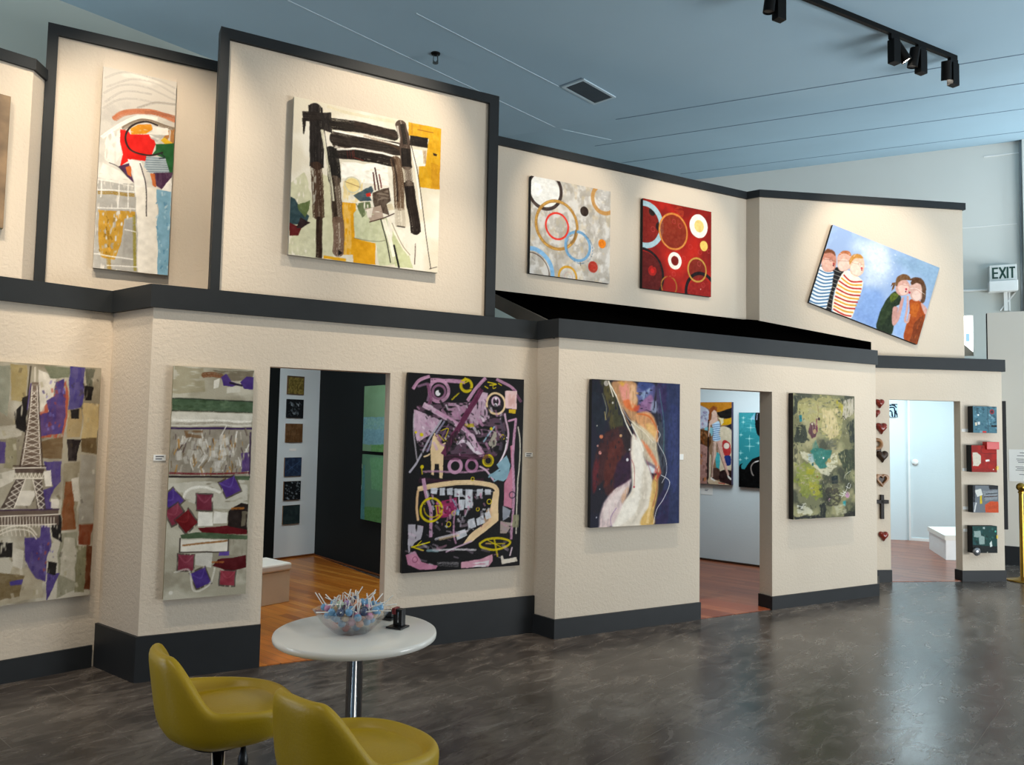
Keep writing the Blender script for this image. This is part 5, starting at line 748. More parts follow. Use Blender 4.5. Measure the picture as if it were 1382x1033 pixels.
    return np.where(img > .04045, ((img + .055) / 1.055) ** 2.4, img / 12.92)
def catmull(P, closed):
    n = len(P); out = []
    for i in range(n if closed else n - 1):
        g = (lambda k: P[k % n]) if closed else (lambda k: P[min(n - 1, max(0, k))])
        a, b, c, d = g(i - 1), g(i), g(i + 1), g(i + 2)
        for q in range(5):
            u = q / 5; out.append(tuple(.5 * (2 * b[m] + (c[m] - a[m]) * u + (2 * a[m] - 5 * b[m] + 4 * c[m] - d[m]) * u * u + (3 * b[m] - a[m] - 3 * c[m] + d[m]) * u ** 3) for m in (0, 1)))
    return out if closed else out + [P[-1]]
def blur(m, r):
    r = int(r)
    if r < 1: return m
    for ax in (0, 1):
        pad = [(0, 0), (0, 0)]; pad[ax] = (r + 1, r); c = np.cumsum(np.pad(m, pad, mode='edge'), axis=ax); n = m.shape[ax]; k = 2 * r + 1
        m = (np.take(c, range(k, k + n), ax) - np.take(c, range(0, n), ax)) / k
    return m
def painting(key, name, label, cat, pos, ang, w, h, depth, edge, roll=0, group=None, gap=.003):
    """canvas hung on a wall: pos is the middle of the painted face"""
    Mx = Matrix.Translation(pos) @ Matrix.Rotation(ang, 4, 'Z') @ Matrix.Rotation(roll, 4, 'Y') @ Matrix.Translation((0, 0, -h / 2))
    t = bpy.data.objects.new(name, None); t.empty_display_size = .05; t.matrix_world = Mx; link(t); tag(t, label, cat, group)
    bm = NB(); box(bm, -w / 2, w / 2, 0.0015, depth - gap, 0, h, None, .004); obj('canvas', bm, EDGE[edge], t)
    art = ARTS[key]; gw, gh = art[1]; img = paint(art, w / h)[::-1]           # bottom row first
    xs = np.linspace(-w / 2 + .001, w / 2 - .001, gw); zs = np.linspace(.001, h - .001, gh); X, Z = np.meshgrid(xs, zs)
    co_ = np.stack([X, np.zeros_like(X), Z], -1).reshape(-1, 3).astype(np.float32)
    i = np.arange((gh - 1) * gw).reshape(gh - 1, gw)[:, :-1].ravel(); F = np.stack([i, i + 1, i + gw + 1, i + gw], 1).astype(np.int32)
    me = bpy.data.meshes.new('painted_surface'); me.vertices.add(len(co_)); me.vertices.foreach_set('co', co_.ravel()); me.loops.add(F.size); me.loops.foreach_set('vertex_index', F.ravel())
    me.polygons.add(len(F)); me.polygons.foreach_set('loop_start', np.arange(0, F.size, 4, dtype=np.int32)); me.update(calc_edges=True)
    at = me.color_attributes.new('paint', 'FLOAT_COLOR', 'POINT'); at.data.foreach_set('color', np.concatenate([img.reshape(-1, 3), np.ones((gw * gh, 1))], 1).astype(np.float32).ravel())
    me.materials.append(M_PAINT); o = link(bpy.data.objects.new('painted_surface', me), t)
    return t
painting('red_arch', 'abstract_painting', 'tall narrow white abstract painting with a red and green arch, on the upper wall', 'painting', (-2.810, 5.577, 3.539), AW, .495, 1.488, .045, 'pale')
painting('black_gate', 'abstract_painting', 'large square cream painting with thick black gate-like brush strokes and yellow patches', 'painting', (-1.152, 5.923, 3.561), AW, 1.202, 1.206, .045, 'pale')
painting('silver_circles', 'circle_painting', 'square silver-grey painting of coloured rings, a red ring in the middle', 'painting', (.587, 7.864, 3.760), AW, .985, 1.0, .045, 'dark')
painting('red_circles', 'circle_painting', 'square deep red painting of rings with a pale blue arc and white discs', 'painting', (1.841, 8.548, 3.760), AW, 1.0, 1.0, .045, 'black')
painting('whispering_figures', 'figure_painting', 'blue painting hung at a tilt, three striped figures and two whispering figures', 'painting', (4.361, 9.173, 3.517), AF, 1.473, 1.007, .045, 'dark', R(18.1))
painting('tower_collage', 'tower_painting', 'large purple and beige painting of an iron lattice tower, at the left edge', 'painting', (-3.187, 5.032, 1.285), AL, .904, 1.563, .045, 'olive')
painting('diamond_collage', 'abstract_painting', 'tall grey abstract painting with purple and wine-red diamonds, left of the first doorway', 'painting', (-2.044, 5.266, 1.300), AW, .524, 1.555, .045, 'olive')
painting('pink_scrawl', 'abstract_painting', 'large black painting scrawled with pink, white and yellow shapes', 'painting', (-.356, 6.186, 1.345), AW, 1.033, 1.543, .045, 'black', R(.4))
painting('white_dancer', 'abstract_painting', 'navy painting of a flowing white gown shape, left of the middle doorway', 'painting', (1.097, 6.694, 1.507), AW, .962, 1.248, .045, 'dark')
painting('green_garden', 'abstract_painting', 'mottled olive green painting with a teal patch, right of the middle doorway', 'painting', (3.190, 7.818, 1.483), AW, .916, 1.247, .06, 'black')
painting('swimsuit_collage', 'figure_painting', 'collage painting of a woman in a striped swimsuit, inside the middle room', 'painting', (2.601, 10.257, 1.559), A2, .715, 1.084, .06, 'purple')
painting('turquoise_stars', 'star_painting', 'turquoise painting with pale star sparkles and black curls, inside the middle room', 'painting', (3.182, 9.798, 1.483), A2, .585, .962, .045, 'dark')
gr = 'four small box assemblages beside the far doorway'
painting('blue_assemblage', 'box_canvas', 'small blue box canvas, topmost of four right of the far doorway', 'painting', (5.635, 9.137, 1.914), AF, .315, .316, .09, 'black', 0, gr)
t = painting('red_assemblage', 'box_canvas', 'small red box canvas with a white half disc, right of the far doorway', 'painting', (5.617, 9.134, 1.450), AF, .332, .317, .09, 'black', 0, gr)
bm = NB(); box(bm, .02, .185, -.02, .05, .27, .36, None, .004); obj('raised_block', bm, plain('bright_red_block', 'c01a12', .4), t)
bm = NB(); box(bm, .155, .180, -.008, 0, .03, .075); obj('yellow_tile', bm, plain('yellow_tile', 'd4b41c', .4), t)
painting('grey_assemblage', 'box_canvas', 'small grey and orange box canvas, third down right of the far doorway', 'painting', (5.627, 9.135, .975), AF, .333, .320, .09, 'dark', 0, gr)
t = painting('teal_assemblage', 'box_canvas', 'small dark teal box canvas with a round knob at its corner, lowest of four', 'painting', (5.608, 9.133, .501), AF, .322, .316, .09, 'black', 0, gr)
bm = NB(); lathe(bm, [(0, 0), (.045, 0), (.05, .015), (.035, .03), (0, .032)], 24, Matrix.Translation((-.12, .0, .02)) @ Matrix.Rotation(R(90), 4, 'X')); obj('round_knob', bm, plain('grey_metal_knob', '8a8a8c', .3, metal=.8), t, True)
bm = NB(); box(bm, .145, .165, -.01, 0, .17, .21); obj('yellow_tile', bm, plain('yellow_tile', 'd4b41c', .4), t)
gr = 'six small square panels on the white strip of wall'
for key, z, y, e, lb in (('gold', 2.198, 0, 'wood', 'small gold square panel, topmost of six in the first room'), ('fan', 1.900, 1, 'dark', 'small black square panel with a white splash, second from the top of six'),
                         ('bronze', 1.589, 2, 'wood', 'small bronze square panel, third from the top of six'), ('blue', 1.159, 3, 'wood', 'small navy blue square panel, fourth from the top of six'),
                         ('dotted', .858, 4, 'wood', 'small black square panel with pale dots, fifth from the top of six'), ('slate', .556, 5, 'wood', 'small plain dark slate square panel, lowest of six in the first room')):
    p = along(B1, R(49), -.377, -.022)
    painting(key + '_square', 'square_panel', lb, 'painting', (*p, z), R(49), .247, .238, .022, e, 0, gr)
painting('green_upper', 'green_canvas', 'green and grey-blue canvas on the black wall, the upper of two', 'painting', (-1.590, 8.904, 1.785), R(-50.5), .50, .765, .045, 'green', 0, 'two green canvases on the black wall')
painting('green_lower', 'green_canvas', 'plain green canvas on the black wall, the lower of two', 'painting', (-1.590, 8.904, .985), R(-50.5), .50, .758, .045, 'green', 0, 'two green canvases on the black wall')
painting('zebra_print', 'striped_picture', 'small black and blue striped picture high on the far room wall', 'painting', (*along(Q3, R(-7), -.245, -.03), 2.119), R(-7), .16, .217, .03, 'dark')
# a canvas cut by the left edge of the view, and the one seen edge-on at the right
def plain_canvas(name, label, p, a, s, z, w, h, depth, matf, e):
    t = thing(name, label, 'painting', (*along(p, a, s, -depth), z), a)
    bm = NB(); box(bm, -w / 2, w / 2, .0015, depth - .003, 0, h, None, .004); obj('canvas', bm, EDGE[e], t)
    bm = NB(); box(bm, -w / 2 + .002, w / 2 - .002, -.001, .003, .002, h - .002); obj('painted_surface', bm, matf, t); return t
plain_canvas('abstract_painting', 'sliver of a tan canvas on the upper wall at the far left edge', UL, AL, -1.035, 2.96, .72, .90, .045, plain('tan_brown_paint', '7c6448', .5, var=.4, scale=6), 'olive')
plain_canvas('dark_canvas', 'black canvas seen edge-on around the corner of the far right wall', E4, R(78), .33, .60, .52, 1.55, .07, plain('black_paint', '0e0d0e', .5), 'black')

# cards, notice
def card(name, label, p, a, s, z, w, h, lines, group=None, cat='label card'):
    t = thing(name, label, cat, (*along(p, a, s, -.004), z), a, group)
    bm = NB(); box(bm, -w / 2, w / 2, 0, .0035, -h / 2, h / 2); obj('card_sheet', bm, M_PAPER, t)
    if lines:
        bm = NB()
        for x, zz, ww in lines: box(bm, x - ww / 2, x + ww / 2, -.0008, .0002, zz - .004, zz + .004)
        obj('printed_lines', bm, M_INK, t)
    return t
gr = 'small white label cards beside the paintings'
LN = [(0, .008, .05), (-.005, -.008, .04)]
card('label_card', 'small white label card left of the diamond painting', S2, AW, .080, 1.460, .075, .04, LN, gr)
card('label_card', 'small white label card right of the pink and black painting', S2, AW, 2.925, 1.482, .075, .035, LN, gr)
card('label_card', 'small white label card right of the navy gown painting', S3, AW, 1.326, 1.472, .045, .05, None, gr)
card('label_card', 'white label card below the swimsuit collage in the middle room', P2, A2, .09, .93, .17, .12, LN, gr)
for z, n in ((1.784, 'blue'), (1.316, 'red'), (.86, 'grey'), (.598, 'teal')): card('label_card', f'tiny white label card beside the small {n} box canvas', S4, AF, 1.160, z, .085, .035, None, gr)
card('label_card', 'small white label card between the bronze and navy square panels', B1, R(49), -.38, 1.375, .10, .03, None, gr)
for z, n in ((1.13, 'upper'), (1.04, 'lower')): pass
card('label_card', 'tiny white card left of the upper green canvas', B1, R(-50.5), 1.225, 1.45 - .23, .03, .05, None, gr)
card('label_card', 'tiny white card left of the lower green canvas', B1, R(-50.5), 1.225, .965, .03, .05, None, gr)
nl = [(0, .17, .06)] + [(.0, .13, .12)] + [(0, .085 - i * .022, .14 - .02 * (i % 3)) for i in range(3)] + [(0, -.02 - i * .022, .16 - .03 * (i % 2)) for i in range(3)] + [(0, -.12, .08)]
card('paper_notice', 'white printed notice sheet taped on the cream wall beside the brass post', W5, A5, .215, 1.335, .31, .43, nl, None, 'notice')

# hearts and cross
def heart_outline(r, n=40):
    return [(r * .062 * 16 * math.sin(t) ** 3 * .95, r * .062 * (13 * math.cos(t) - 5 * math.cos(2 * t) - 2 * math.cos(3 * t) - math.cos(4 * t) + 2)) for t in [2 * PI * i / n for i in range(n)]]
def heart_bm(r, depth):
    bm = NB(); O = heart_outline(r); rings = []
    for k, d in ((1, 0), (1.0, -.2), (.965, -.42), (.88, -.64), (.74, -.82), (.55, -.93), (.32, -.985)): rings.append([bm.verts.new((x * k, d * depth, z * k)) for x, z in O])
    for a, b in zip(rings, rings[1:]):
        for i in range(len(O)): j = (i + 1) % len(O); bm.faces.new((a[i], a[j], b[j], b[i]))
    bm.faces.new(rings[0][::-1]); c = bm.verts.new((0, -depth * 1.02, 0))
    for i in range(len(O)): bm.faces.new((rings[-1][i], rings[-1][(i + 1) % len(O)], c))
    return bm
gr = 'carved wooden hearts beside the far doorway'
def heart(label, s, z, r, mat, depth=.045):
    o = obj('wooden_heart', heart_bm(r, depth), mat, None, True); o.matrix_world = Matrix.Translation((*along(S4, AF, s, -.002), z)) @ Matrix.Rotation(AF, 4, 'Z'); tag(o, label, 'heart', gr); return o
heart('polished red-brown wooden heart, topmost in the column beside the far doorway', .052, 2.077, .060, M_HEART_RED)
heart('reddish wooden heart half hidden behind the wall edge, second from the top', .006, 1.960, .052, M_HEART_RED)
heart('glossy bright red wooden heart, third in the column beside the far doorway', .072, 1.785, .075, M_HEART_RED)
heart('dark burl wooden heart, above the open carved heart', .080, 1.455, .078, M_HEART_DARK)
heart('small red wooden heart hung alone below the dark cross', .085, .530, .062, M_HEART_RED)
def open_heart(label, s, z, r, depth):
    t = thing('open_heart', label, 'heart', (*along(S4, AF, s, -.002), z), AF, gr); O = heart_outline(r); bm = NB(); rs = []
    for k, d in ((1, 0), (1, -depth), (.68, -depth), (.66, -.006), ): rs.append([bm.verts.new((x * k, d, zz * k)) for x, zz in O])
    for a, b in zip(rs, rs[1:]):
        for i in range(len(O)): j = (i + 1) % len(O); bm.faces.new((a[i], a[j], b[j], b[i]))
    bm.faces.new(rs[0][::-1]); obj('carved_rim', bm, M_HEART_TAN, t)
    bm = NB(); vs = [bm.verts.new((x * .66, -.008, zz * .66)) for x, zz in O]; ws = [bm.verts.new((x * .6, -.014, zz * .6)) for x, zz in O]
    for i in range(len(O)): j = (i + 1) % len(O); bm.faces.new((vs[i], vs[j], ws[j], ws[i]))
    bm.faces.new(ws); obj('recess', bm, M_HEART_DARK, t)
open_heart('tan carved wooden heart with a hollow heart recess, above the cross', .066, 1.180, .082, .04)
t = thing('ring_carving', 'tan wooden ring carving half hidden behind the wall edge', 'carving', (*along(S4, AF, .012, -.002), 1.60), AF, gr)
bm = NB(); rr = []
for i in range(28):
    a = 2 * PI * i / 28; rr.append([bm.verts.new(((.052 + .02 * math.cos(b)) * math.cos(a), -.02 + .02 * math.sin(b), (.052 + .02 * math.cos(b)) * math.sin(a))) for b in [2 * PI * k / 8 for k in range(8)]])
for i in range(28):
    for k in range(8): bm.faces.new((rr[i][k], rr[(i + 1) % 28][k], rr[(i + 1) % 28][(k + 1) % 8], rr[i][(k + 1) % 8]))
obj('ring', bm, M_HEART_TAN, t, True)
bm = NB(); box(bm, -.045, .045, -.03, 0, -.084, -.055, None, .005); obj('dark_foot', bm, M_HEART_DARK, t)
bm = NB(); box(bm, -.022, .022, -.025, 0, -.155, .125, None, .004); box(bm, -.082, .082, -.025, 0, .022, .066, None, .004)
o = obj('wooden_cross', bm, M_CROSS); o.matrix_world = Matrix.Translation((*along(S4, AF, .068, -.002), .885)) @ Matrix.Rotation(AF, 4, 'Z'); tag(o, 'dark wooden cross hung between the carved hearts', 'cross')

# ------------------------------------------------------------------ exit sign, track lights, ceiling bits
t = thing('exit_sign', 'white exit sign with dark green letters on the back wall', 'exit sign', (*along(PB, AB, 1.875, 0), 4.03), AB)
bm = NB(); box(bm, -.185, .185, -.16, -.004, .17, .425, None, .006); obj('sign_box', bm, plain('grey_white_sign_face', 'd4d6d2', .5), t)
bm = NB(); box(bm, -.195, .195, -.20, -.004, 0, .165, None, .008); obj('lamp_box', bm, M_WHITE, t)
bm = NB(); y0, y1 = -.163, -.158; z0 = .205; hh = .18; lw = .026
def bar(x0, za, x1, zb, wd=lw):
    d = Vector((x1 - x0, zb - za)); n_ = Vector((-d.y, d.x)).normalized() * wd / 2
    pts = [(x0 + n_.x, za + n_.y), (x1 + n_.x, zb + n_.y), (x1 - n_.x, zb - n_.y), (x0 - n_.x, za - n_.y)]
    a = [bm.verts.new((x, y0, z)) for x, z in pts]; b = [bm.verts.new((x, y1, z)) for x, z in pts]; bm.faces.new(a); bm.faces.new(b[::-1])
    for i in range(4): bm.faces.new((a[i], b[i], b[(i + 1) % 4], a[(i + 1) % 4]))
h2 = z0 + hh
bar(-.135, z0, -.135, h2)
for zz in (z0 + .013, z0 + hh / 2, h2 - .013): bar(-.135, zz, -.068, zz)
bar(-.045, z0, .035, h2); bar(-.045, h2, .035, z0); bar(.062, z0, .062, h2); bar(.125, z0, .125, h2); bar(.085, h2 - .013, .165, h2 - .013)
obj('letters', bm, M_GREEN, t)
bm = NB(); box(bm, .02, .075, -.05, -.002, -.30, 0); box(bm, .085, .11, -.04, -.002, -.30, 0); obj('mounting_post', bm, M_WHITE, t)
bm = NB(); tube(bm, (.18, -.03, -.01), (-.03, -.03, -.29), .013); obj('brace', bm, M_WHITE, t)
bm = NB(); tube(bm, (*along(PB, AB, .9, -.02), 4.10), (*along(PB, AB, 1.675, -.02), 4.085), .018); tag(obj('conduit', bm, M_WHITE), 'white conduit running along the back wall to the exit sign', 'pipe')
bm = NB(); tube(bm, (*along(PB, AB, 2.135, -.03), 3.1), (*along(PB, AB, 2.165, -.03), 6.48), .02); tag(obj('vertical_pipe', bm, plain('grey_pipe', '8a8f92', .5)), 'thin grey vertical pipe in the corner above the exit sign', 'pipe')

TE = Vector((4.371, 7.457)); TD = Vector((math.cos(R(28.3)), math.sin(R(28.3))))
bm = NB(); box(bm, -9.5, .0, -.018, .018, 5.455, 5.5); o = obj('track_rail', bm, M_BLACKM); o.matrix_world = wm(TE, R(28.3)); tag(o, 'black track rail fixed along the ceiling', 'track light rail')
def spot(name, pos, target, W, size, col=(1, .86, .68), rad=.03, blend=.7):
    l = bpy.data.lights.new(name, 'SPOT'); l.energy = W; l.color = col; l.spot_size = R(size); l.spot_blend = blend; l.shadow_soft_size = rad
    o = link(bpy.data.objects.new(name, l)); p = Vector(pos); o.matrix_world = Matrix.Translation(p) @ (Vector(target) - p).to_track_quat('-Z', 'Y').to_matrix().to_4x4(); return o
def head(label, s, target, flip, lit, W=0, size=40):
    base = TE + TD * s; t = thing('track_spotlight', label, 'spotlight', (base.x, base.y, 5.455), R(28.3), 'spotlights on the black ceiling track')
    bm = NB(); box(bm, -.06, .06, -.017, .017, -.045, 0); obj('adapter', bm, M_BLACKM, t)
    bm = NB(); box(bm, -.05, .05, -.035, .035, -.27, -.046, None, .004); obj('driver_box', bm, M_BLACKM, t)
    c = Vector((flip * .11, 0, -.14)); w = t.matrix_world.inverted() @ Vector(target); d = (w - c).normalized()
    Q = Matrix.Translation(c) @ d.to_track_quat('Z', 'Y').to_matrix().to_4x4()
    bm = NB(); lathe(bm, [(0, -.09), (.045, -.09), (.047, .09), (.041, .09), (.039, .075), (0, .075)], 24, Q); obj('lamp_head', bm, M_BLACKM, t, False)
    bm = NB(); tube(bm, (flip * .04, 0, -.14), (flip * .07, 0, -.14), .012); obj('pivot', bm, M_BLACKM, t)
    bm = NB(); lathe(bm, [(0, .078), (.039, .078), (.039, .082), (0, .084)], 24, Q); obj('lens', bm, M_LENS if lit else M_BLACK, t)
    if lit:
        wp = t.matrix_world @ (c + d * .10); spot('spotlight_beam', wp, target, W, size)
t = thing('ceiling_vent', 'dark grey rectangular air vent grille in the ceiling', 'air vent', (.803, 8.422, 5.5), R(47.2))
bm = NB(); 
for b in ((-.30, .30, -.155, -.125), (-.30, .30, .125, .155), (-.30, -.27, -.125, .125), (.27, .30, -.125, .125)): box(bm, *b, -.012, 0)
obj('frame', bm, M_SEAM, t)
bm = NB(); box(bm, -.27, .27, -.125, .125, -.003, -.0005)
for i in range(11):
    y = -.115 + i * .023; bm2 = box(bm, -.265, .265, -.009, .009, -.001, .001, Matrix.Translation((0, y, -.008)) @ Matrix.Rotation(R(35), 4, 'X'))
obj('louvres', bm, M_VENT, t)
bm = NB(); box(bm, -.33, -.325, -.15, .16, -.006, -.0005); obj('edge_strip', bm, M_GROOVE, t)
t = thing('sprinkler_head', 'dark ceiling sprinkler head hanging above the black gate painting', 'sprinkler', (-.842, 7.603, 5.5))
bm = NB(); lathe(bm, [(0, 0), (.048, 0), (.044, -.012), (.02, -.016), (0, -.016)], 24); obj('escutcheon', bm, M_BLACKM, t, True)
bm = NB(); tube(bm, (.02, 0, -.014), (.024, 0, -.10), .006); tube(bm, (-.02, 0, -.014), (-.024, 0, -.10), .004); tube(bm, (-.024, 0, -.07), (0, 0, -.105), .005); tube(bm, (.024, 0, -.07), (0, 0, -.105), .006); obj('frame_arms', bm, plain('dull_bronze', '4a5456', .4, metal=.6), t)
bm = NB(); lathe(bm, [(0, -.10), (.03, -.10), (.03, -.104), (0, -.104)], 16); obj('deflector', bm, plain('dull_steel', '5c6468', .4, metal=.6), t)

# ------------------------------------------------------------------ benches
def bench(name, label, p, a, w, d, h, mat, lidm):
    t = thing(name, label, 'bench', (*p, .006), a)
    bm = NB(); box(bm, -w, -.012, .012, d, 0, h - .075, None, .006); obj('body', bm, mat, t)
    bm = NB(); box(bm, -w - .01, 0, 0, d + .01, h - .072, h, None, .018); obj('lid', bm, lidm, t, False)
    bm = NB()
    for x0, x1, z0_, z1_ in ((-.33, -.20, .03, h - .1), (-.20, -.07, h - .1, .03)):
        pass
    for k in (1, 2):
        bm = NB(); box(bm, -w * k / 3 - .003, -w * k / 3 + .003, .008, .0125, .01, h - .08); obj('seam', bm, plain('stitched_seam', 'c9bda8', .6), t)
    return t
bench('storage_bench', 'low cream padded bench inside the first doorway', (-2.075, 7.463), R(51), .95, .42, .37, plain('cream_leatherette', 'e6d8bf', .5, var=.03, bump=.15, bscale=6), M_LEATHER_W)
t = thing('storage_bench', 'low white bench inside the bright far room', 'bench', (6.02, 10.69, .006), R(4))
bm = NB(); prism(bm, [(0.01, .012), (.8, .012), (1.0, 1.0), (.40, 1.0)], 0, .27); obj('body', bm, M_WHITE, t)
bm = NB(); prism(bm, [(-.01, 0), (.8, 0), (1.0, 1.01), (.385, 1.01)], .272, .335); obj('lid', bm, M_LEATHER_W, t)

# ------------------------------------------------------------------ stanchion
t = thing('rope_stanchion', 'polished brass rope post standing at the right edge', 'stanchion', (6.135, 9.27, 0))
bm = NB(); lathe(bm, [(0, 0), (.165, 0), (.168, .012), (.15, .02), (.06, .035), (.035, .05), (0, .05)], 40); obj('base', bm, M_BRASS, t, True)
bm = NB(); lathe(bm, [(0, .04), (.026, .04), (.026, 1.04), (.034, 1.045), (.034, 1.06), (.02, 1.075), (0, 1.075)], 24); obj('post', bm, M_BRASS, t)
bm = NB(); bmesh.ops.create_uvsphere(bm, u_segments=24, v_segments=16, radius=.052, matrix=Matrix.Translation((0, 0, 1.115))); obj('ball_finial', bm, M_BRASS, t, True)

# ------------------------------------------------------------------ table, bowl, lollipops, card holders
TX, TY, TZ = -.576, 2.975, .92
t = thing('bistro_table', 'round white bistro table on a chrome column', 'table', (TX, TY, 0))
bm = NB(); lathe(bm, [(0, TZ - .027), (.297, TZ - .027), (.3045, TZ - .022), (.306, TZ - .012), (.304, TZ - .003), (.299, TZ), (0, TZ)], 96); obj('tabletop', bm, M_TABLE, t, True)
bm = NB(); lathe(bm, [(0, .012), (.031, .012), (.031, TZ - .045), (.08, TZ - .04), (.08, TZ - .0275), (0, TZ - .0275)], 40); obj('column', bm, M_CHROME, t, True)
bm = NB(); lathe(bm, [(0, 0), (.22, 0), (.222, .008), (.20, .014), (.06, .03), (.034, .05), (0, .05)], 64); obj('base', bm, M_CHROME, t, True)
for m in ('column', 'base', 'tabletop'): pass
BX, BY = -.590, 2.965
t = thing('glass_bowl', 'clear faceted bowl of lollipops on the white table', 'bowl', (BX, BY, TZ + .001))
def ngon_rings(rs, seg, bm, rot=.2):
    out = []
    for r, z, sx in rs: out.append([bm.verts.new((r * sx * math.cos(2 * PI * i / seg + rot), r * math.sin(2 * PI * i / seg + rot), z)) for i in range(seg)])
    return out
bm = NB(); rs = ngon_rings([(.072, 0, 1), (.112, .035, 1), (.144, .082, 1.03), (.147, .085, 1.03), (.142, .085, 1.03), (.109, .038, 1), (.068, .005, 1)], 8, bm)
for a, b in zip(rs, rs[1:]):
    for i in range(8): bm.faces.new((a[i], a[(i + 1) % 8], b[(i + 1) % 8], b[i]))
bm.faces.new(rs[0][::-1]); bm.faces.new(rs[-1]); obj('bowl_shell', bm, M_GLASS, t)
CAND = [('sky blue', '6d9ec4'), ('pink', 'c98aa8'), ('cream', 'd8b894'), ('lilac', 'a58ab4'), ('navy', '3d4a66'), ('peach', 'd99a78'), ('pale green', 'a9b79c'), ('red', 'a83a34')]
CM = [plain(n.replace(' ', '_') + '_candy', h, .3, var=.12, scale=60, coat=.3) for n, h in CAND]
M_STICK = plain('white_paper_stick', 'ece8e0', .6, var=.02)
rg = random.Random(11); placed = []
def candy_proto(k):
    bm = NB(); bmesh.ops.create_uvsphere(bm, u_segments=14, v_segments=9, radius=.0148); 
    for v in bm.verts: v.co.z *= .92
    me = bpy.data.meshes.new('candy_ball'); bm.to_mesh(me); bm.free(); me.materials.append(CM[k])
    for p in me.polygons: p.use_smooth = True
    return me
CME = [candy_proto(k) for k in range(8)]
bm = NB(); tube(bm, (0, 0, .010), (0, 0, .066), .0021, 8); SME = bpy.data.meshes.new('stick'); bm.to_mesh(SME); bm.free(); SME.materials.append(M_STICK)
levels = [(.026, .046, 9), (.046, .076, 16), (.068, .098, 24), (.089, .110, 22), (.106, .06, 7)]
WGT = [0, 0, 0, 1, 1, 2, 3, 4, 5, 6, 7, 0]
for z, rmax, n in levels:
    cnt = 0
    for tr in range(4000):
        if cnt >= n: break
        a = rg.uniform(0, 2 * PI); r = rmax * math.sqrt(rg.random()); p = Vector((r * math.cos(a), r * math.sin(a), z + rg.uniform(-.004, .004)))
        if all((p - q).length > .0298 for q in placed):
            placed.append(p); cnt += 1; k = rg.choice(WGT)
            out = Vector((p.x, p.y, 0)) / .11
            d = Vector((out.x * rg.uniform(.5, 1.5) + rg.uniform(-.6, .6), out.y * rg.uniform(.5, 1.5) + rg.uniform(-.6, .6), rg.uniform(.05, .75) if z > .06 else 1.6))
            if z < .085: d = Vector((rg.uniform(-.25, .25) - out.x * .5, rg.uniform(-.25, .25) - out.y * .5, 1.3))
            o = bpy.data.objects.new('lollipop', None); o.empty_display_size = .01; o.matrix_world = Matrix.Translation(Vector((BX, BY, TZ)) + p) @ d.to_track_quat('Z', 'Y').to_matrix().to_4x4(); link(o)
            nm = CAND[k][0]; tag(o, f'{nm} wrapped lollipop on a white stick, heaped in the clear bowl', 'lollipop', f'{nm} lollipops in the clear bowl')
            link(bpy.data.objects.new('candy', CME[k]), o); link(bpy.data.objects.new('stick', SME), o)
def holder(label, x, y, rz, full):
    t = thing('card_holder', label, 'card holder', (x, y, TZ + .001), rz)
    bm = NB(); box(bm, -.034, .034, -.032, .032, 0, .006, None, .0015); obj('base_plate', bm, M_BLACK, t)
    if full:
        bm = NB(); box(bm, -.020, .020, -.004, .024, .006, .070, None, .002); obj('upright', bm, M_BLACK, t)
        bm = NB(); box(bm, -.021, -.007, -.012, .024, .050, .074, None, .0015); obj('red_clip', bm, M_RED, t)
        bm = NB(); box(bm, .002, .006, -.0055, -.0038, .02, .060); obj('chrome_strip', bm, M_CHROME, t)
    else:
        bm = NB(); box(bm, -.020, .020, .0, .024, .006, .032, None, .002); obj('upright', bm, M_BLACK, t)
holder('black card holder with a red clip, right of the lollipop bowl', -.425, 3.03, R(-25), True)
holder('low black holder half hidden behind the lollipop bowl', -.487, 3.165, R(-20), False)

